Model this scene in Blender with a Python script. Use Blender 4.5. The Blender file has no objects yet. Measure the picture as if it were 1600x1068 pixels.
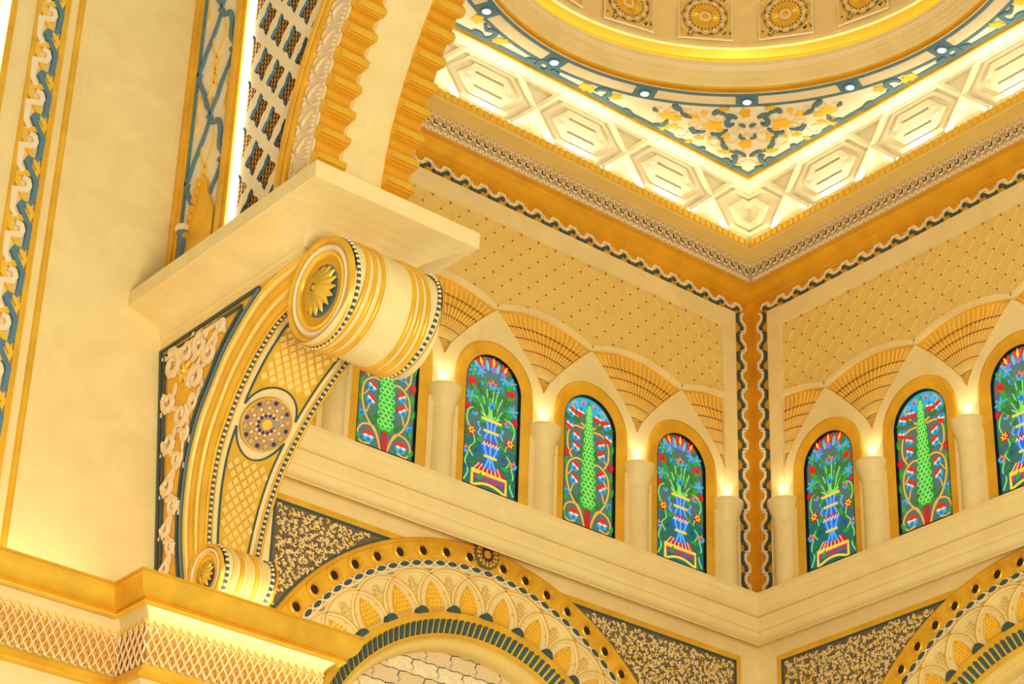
import bpy, bmesh, math, random
from math import sin, cos, pi, radians, sqrt, atan2, hypot
from mathutils import Vector, Matrix
random.seed(7)
scene = bpy.context.scene
col = scene.collection

# ------------------------------------------------------------------ camera
CAM = Vector((-20.633, -20.497, 1.6)); YAW, PITCH, ROLL, FPX = 0.6727, 0.5045, 0.0343, 3674.56
_f = Vector((sin(YAW)*cos(PITCH), cos(YAW)*cos(PITCH), sin(PITCH)))
_r = Vector((cos(YAW), -sin(YAW), 0)); _u = _r.cross(_f)
CR = cos(ROLL)*_r + sin(ROLL)*_u; CU = -sin(ROLL)*_r + cos(ROLL)*_u
cd = bpy.data.cameras.new('camera'); cam = bpy.data.objects.new('camera', cd); col.objects.link(cam)
cd.sensor_fit = 'HORIZONTAL'; cd.sensor_width = 36.0; cd.lens = FPX/1600*36.0
cd.clip_end = 500
cam.matrix_world = Matrix(((CR.x, CU.x, -_f.x, CAM.x), (CR.y, CU.y, -_f.y, CAM.y), (CR.z, CU.z, -_f.z, CAM.z), (0, 0, 0, 1)))
scene.camera = cam

# ------------------------------------------------------------------ world, exposure
wd = bpy.data.worlds.new('hall_light'); scene.world = wd; wd.use_nodes = True
bg = wd.node_tree.nodes['Background']; bg.inputs[0].default_value = (1.0, 0.90, 0.64, 1); bg.inputs[1].default_value = 0.56
vs = scene.view_settings
vs.view_transform = 'Standard'; vs.look = 'None'; vs.gamma = 1.0; vs.use_curve_mapping = False; vs.exposure = 0.2
# added fill lamp out of view ahead of the camera, standing in for chandeliers
def area(name, loc, target, size, power, color):
    l = bpy.data.lights.new(name, 'AREA'); l.energy = power; l.color = color; l.shape = 'DISK'; l.size = size
    o = bpy.data.objects.new(name, l); col.objects.link(o); o.location = loc
    o.rotation_euler = (Vector(target)-Vector(loc)).to_track_quat('-Z', 'Y').to_euler(); return o
area('hall_fill_light', (-13.0, -15.0, 7.0), (-6, -1, 14), 4.0, 1300, (1, .92, .72))

# ------------------------------------------------------------------ materials
def lin(c): return tuple(((v/255.0)/12.92 if v/255.0 <= .04045 else ((v/255.0+.055)/1.055)**2.4) for v in c)
MATS = {}
def mat(name, rgb, rough=.5, metal=0.0, var=0.0, scale=3.0, bump=0.0, bscale=20.0, emit=0.0, ergb=None, spec=.4, veins=False):
    m = bpy.data.materials.new(name); m.use_nodes = True; nt = m.node_tree; b = nt.nodes['Principled BSDF']
    c = lin(rgb) if max(rgb) > 1 else rgb
    b.inputs['Base Color'].default_value = (*c, 1); b.inputs['Roughness'].default_value = rough; b.inputs['Metallic'].default_value = metal
    b.inputs['Specular IOR Level'].default_value = spec
    tc = nt.nodes.new('ShaderNodeTexCoord')
    if var > 0:
        n = nt.nodes.new('ShaderNodeTexNoise'); n.inputs['Scale'].default_value = scale; n.inputs['Detail'].default_value = 6
        n.inputs['Distortion'].default_value = 1.2 if veins else 0.2
        r = nt.nodes.new('ShaderNodeValToRGB'); r.color_ramp.elements[0].position = .3; r.color_ramp.elements[1].position = .7
        d = 1-var; r.color_ramp.elements[0].color = (c[0]*d, c[1]*(d-.25*var), c[2]*(d-.5*var), 1)
        r.color_ramp.elements[1].color = (min(1, c[0]*(1+var*.4)), min(1, c[1]*(1+var*.5)), min(1, c[2]*(1+var*.6)), 1)
        nt.links.new(tc.outputs['Object'], n.inputs['Vector']); nt.links.new(n.outputs['Fac'], r.inputs['Fac']); nt.links.new(r.outputs['Color'], b.inputs['Base Color'])
        if veins:
            v = nt.nodes.new('ShaderNodeTexNoise'); v.inputs['Scale'].default_value = scale*1.7; v.inputs['Detail'].default_value = 8; v.inputs['Distortion'].default_value = 2.0
            mr = nt.nodes.new('ShaderNodeValToRGB'); e = mr.color_ramp.elements; e[0].position = .485; e[0].color = (0, 0, 0, 1); e[1].position = .5; e[1].color = (1, 1, 1, 1)
            e2 = mr.color_ramp.elements.new(.515); e2.color = (0, 0, 0, 1)
            mx = nt.nodes.new('ShaderNodeMixRGB'); mx.blend_type = 'MIX'; mx.inputs[2].default_value = (c[0]*.9, c[1]*.78, c[2]*.6, 1)
            ml = nt.nodes.new('ShaderNodeMath'); ml.operation = 'MULTIPLY'; ml.inputs[1].default_value = .22
            nt.links.new(tc.outputs['Object'], v.inputs['Vector']); nt.links.new(v.outputs['Fac'], mr.inputs['Fac']); nt.links.new(mr.outputs['Color'], ml.inputs[0])
            nt.links.new(ml.outputs[0], mx.inputs[0]); nt.links.new(r.outputs['Color'], mx.inputs[1]); nt.links.new(mx.outputs[0], b.inputs['Base Color'])
    if bump > 0:
        n2 = nt.nodes.new('ShaderNodeTexNoise'); n2.inputs['Scale'].default_value = bscale; n2.inputs['Detail'].default_value = 4
        bp = nt.nodes.new('ShaderNodeBump'); bp.inputs['Strength'].default_value = bump; bp.inputs['Distance'].default_value = .02
        nt.links.new(tc.outputs['Object'], n2.inputs['Vector']); nt.links.new(n2.outputs['Fac'], bp.inputs['Height']); nt.links.new(bp.outputs['Normal'], b.inputs['Normal'])
    if emit > 0:
        b.inputs['Emission Color'].default_value = (*(lin(ergb) if ergb else c), 1); b.inputs['Emission Strength'].default_value = emit
    MATS[name] = m; return m
mat('cream', (240, 216, 152), .45, var=.07, scale=1.6, veins=True)
mat('marble', (238, 210, 142), .2, var=.06, scale=1.4, veins=True, spec=.6)
mat('ivory', (242, 224, 184), .5, var=.05, scale=4)
mat('blush', (240, 214, 170), .5, var=.06, scale=6, bump=.15, bscale=30)
mat('tan', (234, 200, 112), .5, var=.05, scale=3)
mat('gold', (242, 188, 54), .36, metal=.35, var=.16, scale=3.0, bump=.06, bscale=14)
mat('gold_bright', (252, 206, 70), .3, metal=.35, var=.06, scale=5)
mat('gold_deep', (230, 170, 36), .4, metal=.3, var=.12, scale=3, bump=.05)
mat('amber', (226, 148, 26), .5, var=.1, scale=8)
mat('gold_pale', (250, 214, 122), .4, metal=.1)
mat('band_ground', (206, 168, 118), .55, var=.08, scale=12)
mat('brown', (150, 96, 40), .5, var=.1, scale=8)
mat('teal', (88, 128, 148), .5, var=.06, scale=8)
mat('teal_dark', (62, 84, 86), .55, var=.12, scale=14, bump=.2, bscale=40)
mat('black', (16, 15, 14), .35)
mat('shadow_hole', (44, 26, 12), .7)
mat('mosaic_dark', (112, 98, 74), .6, var=.2, scale=25)
mat('mosaic_light', (238, 206, 140), .5, var=.08, scale=20)
mat('taupe', (160, 142, 118), .6)
mat('tile_leaf', (246, 226, 178), .55, var=.16, scale=22)
mat('tile_dot', (238, 210, 160), .55, var=.22, scale=70)
mat('pearl', (240, 220, 178), .25)
mat('plum', (70, 46, 60), .4)
mat('lilac', (176, 156, 170), .5)
mat('white_plaster', (250, 240, 206), .5, var=.03, scale=3)
mat('led', (255, 252, 240), .4, emit=3.0, ergb=(255, 246, 225))
mat('led_dome', (255, 252, 240), .4, emit=7.0, ergb=(255, 246, 220))
mat('bead_fill_glow', (255, 252, 240), .4, emit=16.0, ergb=(255, 246, 224))
mat('led_shelf', (255, 252, 240), .4, emit=20.0, ergb=(255, 244, 212))
mat('led_cove', (255, 250, 230), .4, emit=8.0, ergb=(255, 246, 220))
mat('lamp', (255, 252, 240), .4, emit=14.0, ergb=(255, 244, 214))
def glass(name, rgb, e=.44): return mat(name, rgb, .18, emit=e, ergb=rgb, spec=.6)
glass('g_ground', (72, 110, 112), .36); glass('g_teal', (30, 104, 108), .36); glass('g_cyan', (36, 168, 214)); glass('g_sky', (84, 186, 214))
glass('g_blue', (34, 96, 214)); glass('g_navy', (30, 62, 150)); glass('g_lightblue', (86, 168, 240)); glass('g_red', (206, 32, 28)); glass('g_crimson', (170, 30, 40))
glass('g_orange', (240, 120, 40)); glass('g_yellow', (248, 206, 60)); glass('g_green', (40, 150, 48)); glass('g_leaf', (34, 116, 44)); glass('g_lime', (130, 216, 110))
glass('g_violet', (116, 110, 220)); glass('g_white', (232, 222, 200), .3); glass('g_gold', (226, 170, 50)); glass('g_pink', (226, 96, 96))

# ------------------------------------------------------------------ mesh helpers
class MB:
    def __init__(s): s.v = []; s.f = []; s.m = []
    def vert(s, p): s.v.append(tuple(p)); return len(s.v)-1
    def face(s, ids, mi=0): s.f.append(tuple(ids)); s.m.append(mi)
    def quadpts(s, a, b, c, d, mi=0): s.face([s.vert(a), s.vert(b), s.vert(c), s.vert(d)], mi)
    def grid(s, rows, mis=None, mi=0, close=False):
        ids = [[s.vert(p) for p in r] for r in rows]
        n = len(ids)
        for i in range(n if close else n-1):
            a, b = ids[i], ids[(i+1) % n]
            for j in range(len(a)-1):
                s.face((a[j], a[j+1], b[j+1], b[j]), mis[j] if mis else mi)
    def plate(s, poly, w0, w1, fr, mi=0, side=None, shrink=None):
        n = len(poly)
        top = [s.vert(fr(a, b, w1)) for a, b in poly]
        s.face(top, mi)
        if abs(w1-w0) > 1e-6:
            bot = [s.vert(fr(a, b, w0)) for a, b in poly]
            for i in range(n):
                j = (i+1) % n
                s.face((bot[i], bot[j], top[j], top[i]), mi if side is None else side)
    def ribbon(s, pts, width, w0, w1, fr, mi=0, side=None, closed=False, ridge=0.0):
        n = len(pts); L = []; R = []; C = []
        for i, (x, y) in enumerate(pts):
            if closed: p, q = pts[i-1], pts[(i+1) % n]
            else: p, q = pts[max(0, i-1)], pts[min(n-1, i+1)]
            dx, dy = q[0]-p[0], q[1]-p[1]; d = hypot(dx, dy) or 1e-9
            w = width(i/(n-1)) if callable(width) else width
            k = 1.0
            if 0 < i < n-1 or closed:
                a = (x-p[0], y-p[1]); la = hypot(*a) or 1e-9
                cs = abs((a[0]*dx+a[1]*dy)/(la*d)); k = min(1.6, 1/max(cs, .5))
            nx, ny = -dy/d*w*.5*k, dx/d*w*.5*k
            L.append((x+nx, y+ny)); R.append((x-nx, y-ny)); C.append((x, y))
        lt = [s.vert(fr(a, b, w1)) for a, b in L]; rt = [s.vert(fr(a, b, w1)) for a, b in R]
        lb = [s.vert(fr(a, b, w0)) for a, b in L]; rb = [s.vert(fr(a, b, w0)) for a, b in R]
        ct = [s.vert(fr(a, b, w1+ridge)) for a, b in C] if ridge else None
        sd = mi if side is None else side
        for i in range(n if closed else n-1):
            j = (i+1) % n
            if ct: s.face((lt[i], ct[i], ct[j], lt[j]), mi); s.face((ct[i], rt[i], rt[j], ct[j]), mi)
            else: s.face((lt[i], rt[i], rt[j], lt[j]), mi)
            s.face((lb[i], lt[i], lt[j], lb[j]), sd); s.face((rt[i], rb[i], rb[j], rt[j]), sd)
        if not closed:
            for i in (0, n-1): s.face((lt[i], lb[i], rb[i], rt[i]), sd)
    def box(s, a0, a1, b0, b1, w0, w1, fr, mi=0):
        s.plate([(a0, b0), (a1, b0), (a1, b1), (a0, b1)], w0, w1, fr, mi)
        s.face([s.vert(fr(a, b, w0)) for a, b in ((a0, b0), (a0, b1), (a1, b1), (a1, b0))], mi)
    def blob(s, c, ax, ay, az, n=8, rings=3, mi=0, half=True):
        # half ellipsoid: ax, ay in-plane vectors, az the bulge
        c = Vector(c); rows = []
        for i in range(rings):
            t = (i/rings)*pi/2
            rows.append([c+ax*(cos(t)*cos(2*pi*k/n))+ay*(cos(t)*sin(2*pi*k/n))+az*sin(t) for k in range(n)])
        ids = [[s.vert(p) for p in r] for r in rows]; top = s.vert(c+az)
        for i in range(rings-1):
            for k in range(n): s.face((ids[i][k], ids[i][(k+1) % n], ids[i+1][(k+1) % n], ids[i+1][k]), mi)
        for k in range(n): s.face((ids[-1][k], ids[-1][(k+1) % n], top), mi)
    def tube(s, pts, r, n=6, mi=0):
        pts = [Vector(p) for p in pts]; rows = []
        for i, p in enumerate(pts):
            d = (pts[min(len(pts)-1, i+1)]-pts[max(0, i-1)]).normalized()
            a = d.orthogonal().normalized(); b = d.cross(a)
            rr = r(i/(len(pts)-1)) if callable(r) else r
            rows.append([p+a*(rr*cos(2*pi*k/n))+b*(rr*sin(2*pi*k/n)) for k in range(n+1)])
        s.grid(rows, mi=mi)
    def mesh(s, name, mats, smooth=False, weld=False):
        me = bpy.data.meshes.new(name); me.from_pydata(s.v, [], s.f)
        for m in mats: me.materials.append(MATS[m])
        me.polygons.foreach_set('material_index', s.m)
        if smooth: me.polygons.foreach_set('use_smooth', [True]*len(s.f))
        if weld:
            bm = bmesh.new(); bm.from_mesh(me); bmesh.ops.remove_doubles(bm, verts=bm.verts, dist=1e-4); bmesh.ops.recalc_face_normals(bm, faces=bm.faces); bm.to_mesh(me); bm.free()
        me.update(); return me
def props(o, label=None, cat=None, group=None, kind=None):
    if label: o['label'] = label
    if cat: o['category'] = cat
    if group: o['group'] = group
    if kind: o['kind'] = kind
    return o
def link(name, me, parent=None, mw=None, **kw):
    o = bpy.data.objects.new(name, me); col.objects.link(o)
    if parent is not None:
        o.parent = parent
        if isinstance(mw, str): WORLD[o] = WORLD[parent].copy()          # LOCAL: the mesh is in the parent's own frame
        elif mw is None: o.matrix_parent_inverse = WORLD[parent].inverted(); WORLD[o] = Matrix.Identity(4)
        else: o.matrix_local = WORLD[parent].inverted() @ mw; WORLD[o] = mw.copy()   # mw is a world matrix
    else:
        if mw is not None: o.matrix_world = mw
        WORLD[o] = mw.copy() if mw is not None else Matrix.Identity(4)
    return props(o, **kw)
WORLD = {}; LOCAL = 'local'
def obj(name, mb, mats, parent=None, mw=None, smooth=False, weld=False, **kw):
    if isinstance(mats, str): mats = [mats]
    return link(name, mb.mesh(name, mats, smooth, weld), parent, mw, **kw)
def thing(name, loc, label, cat, group=None, kind=None, rz=0.0):
    m = Matrix.Translation(loc) @ Matrix.Rotation(rz, 4, 'Z')
    return link(name, None, None, m, label=label, cat=cat, group=group, kind=kind)
def arc(cx, cy, r, a0, a1, n, ry=None):
    ry = r if ry is None else ry
    return [(cx+r*cos(radians(a0+(a1-a0)*i/n)), cy+ry*sin(radians(a0+(a1-a0)*i/n))) for i in range(n+1)]
def ell(cx, cy, rx, ry, n=12, rot=0.0):
    c, s_ = cos(radians(rot)), sin(radians(rot)); out = []
    for i in range(n):
        x, y = rx*cos(2*pi*i/n), ry*sin(2*pi*i/n); out.append((cx+x*c-y*s_, cy+x*s_+y*c))
    return out
def smooth_pts(pts, k=4):
    out = []; n = len(pts)
    for i in range(n-1):
        p0, p1, p2, p3 = pts[max(0, i-1)], pts[i], pts[i+1], pts[min(n-1, i+2)]
        for j in range(k):
            t = j/k
            out.append(tuple(.5*((2*p1[d])+(-p0[d]+p2[d])*t+(2*p0[d]-5*p1[d]+4*p2[d]-p3[d])*t*t+(-p0[d]+3*p1[d]-3*p2[d]+p3[d])*t**3) for d in range(len(p1))))
    out.append(tuple(pts[-1])); return out
def WA(u, z, w): return (-u, -w, z)          # left-hand wall: u metres from the room corner, w metres into the room
def WB(u, z, w): return (-w, -u, z)          # right-hand wall
WALLS = (('left', WA), ('right', WB))

# ================================================================== LARGE STRUCTURE
WF = .05                      # face of the cream wall; fans and lattice lie at 0
COLS = {'left': [.6+1.6*k for k in range(6)], 'right': [.6+1.6*k for k in range(5)]}
TIP, EA, EB = 15.48, 1.6, 1.07
walls = {}
def fan_arc(c, d, x0, x1, n=10):
    """arch springing at column c, rising in direction d, from x0 to x1 metres away from its tip"""
    return [(c+d*(x0+(x1-x0)*i/n), TIP+.925*((x0+(x1-x0)*i/n)/.8)**(1/1.3)) for i in range(n+1)]
def fan_top(dx): return TIP+.925+.17*(1-(abs(dx)/.8)**2)
def fan_half(z): return .8*max(0, min(1, (z-TIP)/.925))**1.3
for side, W in WALLS:
    umax = 7.95 if side == 'left' else 7.6
    mb = MB()
    mb.box(0, umax, 13.0, 18.6, -.3, -.001, W)
    wall = obj('wall_'+side, mb, 'tan', kind='structure', cat='wall',
               label='tan window wall above the stone ledge, %s of the room corner' % side)
    walls[side] = wall
    cols = COLS[side]
    # cream bays round each window
    for k in range(len(cols)-1):
        uc = cols[k]+.8; mb = MB()
        inner = [(uc-.62, 13.2), (uc-.62, 14.2)]+arc(uc, 15.295, .62, 180, 0, 20)+[(uc+.62, 14.2), (uc+.62, 13.2)]
        la = fan_arc(cols[k], 1, .0, .8, 9); ra = fan_arc(cols[k+1], -1, .0, .8, 9)
        outer = [(cols[k], 13.2), (cols[k], 14.2), (cols[k], 15.2)]+la+ra[::-1][1:]+[(cols[k+1], 15.2), (cols[k+1], 14.2), (cols[k+1], 13.2)]
        ni, no = len(inner), len(outer)
        ii = [mb.vert(W(a, b, WF)) for a, b in inner]; oo = [mb.vert(W(a, b, WF)) for a, b in outer]; ob = [mb.vert(W(a, b, -.002)) for a, b in outer]
        assert ni == no, (ni, no)
        for i in range(ni-1):
            mb.face((ii[i], oo[i], oo[i+1], ii[i+1])); mb.face((oo[i], ob[i], ob[i+1], oo[i+1]))
        obj('window_bay', mb, 'cream', wall)
        # gold surround
        mb = MB(); rows = []
        for (r, w) in ((.63, WF-.01), (.62, WF+.012), (.58, WF+.016), (.52, WF+.006), (.455, WF-.002), (.436, WF-.006)):
            rows.append([W(a, b, w) for a, b in [(uc-r, 13.2), (uc-r, 14.2)]+arc(uc, 15.295, r, 180, 0, 24)+[(uc+r, 14.2), (uc+r, 13.2)]])
        mb.grid(rows); obj('gold_surround', mb, 'gold', wall, smooth=True)
    # fans
    for k in range(len(cols)):
        c = cols[k]; lo = k > 0; hi = k < len(cols)-1
        left = fan_arc(c, -1, 0, .8, 10) if lo else [(c, TIP), (c, fan_top(0))]
        right = fan_arc(c, 1, 0, .8, 10) if hi else [(c, TIP), (c, fan_top(0))]
        top = []
        x0 = c-.8 if lo else c; x1 = c+.8 if hi else c
        for i in range(17):
            x = x0+(x1-x0)*i/16; top.append((x, fan_top(x-c)))
        poly = left[::-1] + right[1:] + top[::-1][1:-1] if (lo and hi) else None
        if not lo: poly = [(c, TIP)]+right[1:]+top[::-1][1:]
        if not hi: poly = [(c, TIP)]+top[::-1][:]+left[::-1][:-1]
        mb = MB(); mb.plate(poly, .0, .004, W)
        fan = obj('fan_panel', mb, 'gold', wall)
        ribs = MB(); n = 19
        def reach(x):   # top and bottom limit along a ray from below the tip
            return x
        for i in range(n):
            t = -1+2*(i+.5)/n
            if (t < 0 and not lo) or (t > 0 and not hi): continue
            # ray from the tip to a point on the outer boundary
            xe = c+t*.8; ze = fan_top(t*.8)
            x0_, z0_ = c+t*.04, TIP+.17
            # follow a gently curved rib inside the fan
            pts = []
            for j in range(7):
                s_ = j/6; z = z0_+(ze-.03-z0_)*s_
                lim = fan_half(z)   # half width of the fan at this height
                pts.append((c+t*min(lim*.96, .8), z))
            ribs.ribbon(pts, .014, .002, .02, W)
        obj('rib_set', ribs, 'gold_pale', fan, kind='stuff')
        bars = MB()
        for j, z in enumerate((15.68, 15.84, 16.0, 16.14, 16.26)):
            lim = fan_half(z)*.97
            a, b = (-lim if lo else 0), (lim if hi else 0)
            pts = [(c+a+(b-a)*i/10, z+.05*(1-((a+(b-a)*i/10)/lim)**2)*(.4+.35*j)) for i in range(11)]
            bars.ribbon(pts, .010, .002, .022, W)
        obj('cross_bar_set', bars, 'brown', fan, kind='stuff')
        mb = MB(); mb.ribbon([(a, b+.035) for a, b in top], .07, 0, WF+.012, W); obj('arch_moulding', mb, 'cream', wall)
    # lattice with studs above the fans
    mb = MB(); st = MB(); P = .147
    def floor_z(u):
        k = min(cols, key=lambda c: abs(c-u)); return fan_top(min(.8, abs(u-k)))+.07
    z1 = 17.69; u0 = .62; ue = cols[-1]
    for fam in (1, -1):
        for q in range(-14, 70):
            pts = []
            for i in range(0, 260):
                u = u0+i*.035
                if u > ue: break
                z = z1+.0-fam*(u-.69)+fam*q*2*P*1.0*(1 if fam > 0 else 1)
                z = (z1 - (u-.69) + (q-14)*2*P) if fam > 0 else (z1 + (u-.69) - q*2*P)
                if floor_z(u) < z < z1: pts.append((u, z+.012*sin((u-.69)/P*pi)))
                else:
                    if len(pts) > 2: mb.ribbon(pts, .014 if fam > 0 else .011, 0, .012, W)
                    pts = []
            if len(pts) > 2: mb.ribbon(pts, .014 if fam > 0 else .011, 0, .012, W)
    for i in range(0, 60):
        for j in range(0, 12):
            if (i+j) % 2: continue
            u = .69+i*P; z = z1-j*P
            if u < ue and floor_z(u)+.02 < z: 
                st.blob(W(u, z, .012), Vector(W(.014, 0, 0)), Vector(W(0, .014, 0)), Vector(W(0, 0, .018)), 6, 2)
    obj('lattice', mb, 'gold_pale', wall, kind='stuff'); obj('stud_set', st, 'brown', wall, kind='stuff')
    # frame of the lattice panel
    mb = MB(); mb.box(.37, .61, 13.2, 18.0, 0, WF+.01, W); mb.box(.61, umax, 17.71, 17.98, 0, WF+.01, W); obj('panel_frame', mb, 'cream', wall)
    # gold corner strip and gold band under the cornice
    mb = MB(); mb.box(0, .37, 13.2, 18.3, 0, .02, W); mb.box(.37, umax, 17.98, 18.3, 0, .02, W)
    for u in (.02, .07, .12, .36): mb.box(u-.008, u+.008, 13.2, 18.1, .02, .032, W)
    for z in (18.185, 18.225, 18.265): mb.box(.1, umax, z-.008, z+.008, .02, .035, W)
    mb.box(.37, umax, 17.985, 18.0, .02, .032, W)
    obj('gold_band', mb, 'gold_deep', wall)

# braid of ivory and teal links in the gold bands
def link_meshes():
    fr = lambda a, b, w: (a, -w, b)
    iv = MB(); iv.ribbon([(-.165, .0), (-.13, .062), (-.03, .066), (.015, -.012), (.10, -.016), (.138, .04)], .034, 0, .03, fr)
    te = MB(); te.ribbon([(-.135, .005), (-.065, .015), (-.015, -.062), (.095, -.068), (.135, -.03)], .044, 0, .022, fr)
    kn = MB(); kn.ribbon([(-.06, .035), (-.01, .0), (.03, -.03)], .03, 0, .026, fr)
    return iv.mesh('ivory_link', ['ivory']), te.mesh('teal_link', ['teal_dark']), kn.mesh('gold_link', ['gold_bright'])
LINKS = link_meshes()
def braid(side, W, pts):
    """pts: list of (u, z, angle)"""
    wall = walls[side]; inv = Matrix.Identity(4)
    for (u, z, ang, flip) in pts:
        p = Vector(W(u, z, .02))
        ex = Vector(W(cos(ang), sin(ang), 0)); ez = Vector(W(-sin(ang), cos(ang), 0))*flip; ey = -Vector(W(0, 0, 1))
        m = Matrix(((ex.x, ey.x, ez.x, p.x), (ex.y, ey.y, ez.y, p.y), (ex.z, ey.z, ez.z, p.z), (0, 0, 0, 1)))
        for nm, me in zip(('ivory_link', 'teal_link', 'gold_link'), LINKS): link(nm, me, wall, m)
for side, W in WALLS:
    umax = 8.3 if side == 'left' else 7.4
    pts = []; u = .40
    while u < umax: pts.append((u, 18.085, 0, 1)); u += .305
    z = 17.9
    while z > 13.5: pts.append((.23, z, pi/2, 1)); z -= .305
    braid(side, W, pts)

def sweep2(profile, ua, ub):
    """profile [(w, z)] run along both walls with a mitre in the corner"""
    return [[(-ua, -w, z) for w, z in profile], [(-w, -w, z) for w, z in profile], [(-w, -ub, z) for w, z in profile]]
def rise(p0, p1, n=6, k=1.0, conc=True):
    """quarter curve from p0 to p1"""
    out = []
    for i in range(n+1):
        t = i/n*pi/2
        a, b = (1-cos(t), sin(t)) if conc else (sin(t), 1-cos(t))
        out.append((p0[0]+(p1[0]-p0[0])*a, p0[1]+(p1[1]-p0[1])*b))
    return out
# stone ledge under the windows
mb = MB()
prof = [(0, 13.42), (.74, 13.42), (.80, 13.40), (.80, 13.345)] + rise((.78, 13.33), (.65, 13.14), 8, conc=True)[1:] + [(.67, 13.13), (.66, 13.0), (.64, 12.96), (.62, 12.96)] + rise((.62, 12.96), (.5, 12.86), 6, conc=True)[1:] + [(.5, 12.845)] + [(.26, 12.985), (.2, 12.99)]
mb.grid(sweep2(prof, 8.45, 7.6)); obj('trim_1', mb, 'marble', kind='structure', cat='ledge', label='broad cream stone ledge running under the stained glass windows')

# upper cornice
cor = MB(); g = MB()
prof = [(0, 18.16), (.03, 18.20), (.03, 18.23), (.06, 18.25), (.06, 18.28)] + rise((.06, 18.28), (.20, 18.43), 6, conc=True)[1:] + [(.22, 18.43), (.22, 18.45)]
g.grid(sweep2(prof, 8.45, 7.6))
corn = obj('trim_2', g, 'gold_deep', kind='structure', cat='cornice', label='gold cornice with key and diamond bands below the glowing cove')
mb = MB(); mb.grid(sweep2([(.22, 18.45), (.275, 18.73), (.28, 18.74)], 8.45, 7.6)); obj('band', mb, 'band_ground', corn)
mb = MB(); mb.grid(sweep2([(.275, 18.72), (.30, 18.73), (.31, 18.745)] + rise((.31, 18.745), (.60, 18.70), 5, conc=True)[1:] + [(.60, 18.68), (.62, 18.68)], 8.45, 7.6)); obj('cream_moulding', mb, 'cream', corn)
mb = MB(); mb.grid(sweep2([(.62, 18.68), (.62, 18.80), (.61, 18.81), (.57, 18.81), (.565, 18.70), (.3, 18.70), (.28, 18.9)], 8.45, 7.6)); obj('gutter', mb, 'tan', corn)
def band_w(z): return .22+(z-18.45)/.28*.055
# key pattern strips and rows of diamonds
for side, W in WALLS:
    umax = 8.3 if side == 'left' else 7.4
    mb = MB(); u = .28; i = 0
    while u < umax:
        for zc in (18.487, 18.693):
            w = band_w(zc)
            mb.plate([(u, zc-.028), (u+.026, zc-.028), (u+.026, zc+.03), (u, zc+.03)], w, w+.012, W)
            if i % 2 == 0: mb.plate([(u+.026, zc+.008), (u+.052, zc+.008), (u+.052, zc+.03), (u+.026, zc+.03)], w, w+.011, W)
            else: mb.plate([(u+.026, zc-.028), (u+.052, zc-.028), (u+.052, zc-.006), (u+.026, zc-.006)], w, w+.011, W)
        u += .052; i += 1
    obj('key_pattern', mb, 'ivory', corn, kind='stuff')
    fr = lambda a, b, w: (a, -w, b)
    dm = MB(); dm.plate([(-.072, 0), (0, -.078), (.072, 0), (0, .078)], 0, .008, fr, 0); dm.plate([(-.034, -.032), (.034, -.032), (.034, .032), (-.034, .032)], 0, .016, fr, 1); dm.plate([(-.017, -.017), (.017, -.017), (.017, .017), (-.017, .017)], 0, .026, fr, 2)
    dme = dm.mesh('diamond_inlay', ['ivory', 'teal_dark', 'gold_bright'])
    dn = MB(); dn.box(-.034, .034, -.052, .052, -.004, .03, fr); dne = dn.mesh('dentil', ['gold_bright'])
    rz = 0 if side == 'left' else -pi/2
    sg = -1 if side == 'left' else 1
    def place(nm, me, u, z, w):
        p = Vector(W(u, z, w)); link(nm, me, corn, Matrix.Translation(p) @ Matrix.Rotation(rz, 4, 'Z'))
    u = .33
    while u < umax: place('diamond_inlay', dme, u, 18.59, band_w(18.59)+.012); u += .139
    u = .70
    while u < umax: place('dentil', dne, u, 18.742, .62); u += .106

# glowing cove with strapwork
base = [(.34, 18.85), (.50, 19.70)]
def SW(W):
    def fr(a, b, w):                       # a along the wall, b metres up the sloping face (0..1 of .87 m)
        t = b; e = base[0][0]+(base[1][0]-base[0][0])*t; z = base[0][1]+(base[1][1]-base[0][1])*t
        return W(a, z-.36*w, e+1.95*w)
    return fr
mb = MB(); mb.grid(sweep2(base, 8.45, 7.6))
cove = obj('trim_3', mb, 'white_plaster', kind='structure', cat='cove', label='brightly lit white cove carved with interlaced hexagons below the dome')
mb = MB(); mb.grid(sweep2([(.50, 19.68), (.53, 19.655), (.58, 19.66)] + rise((.58, 19.66), (.76, 19.69), 5, conc=False)[1:] + [(.78, 19.69), (.80, 19.735)], 8.45, 7.6)); obj('top_moulding', mb, 'white_plaster', cove)
mb = MB(); mb.grid(sweep2([(.768, 19.684), (.79, 19.684), (.80, 19.72)], 8.45, 7.6)); obj('gold_lip', mb, 'gold', cove)
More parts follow.
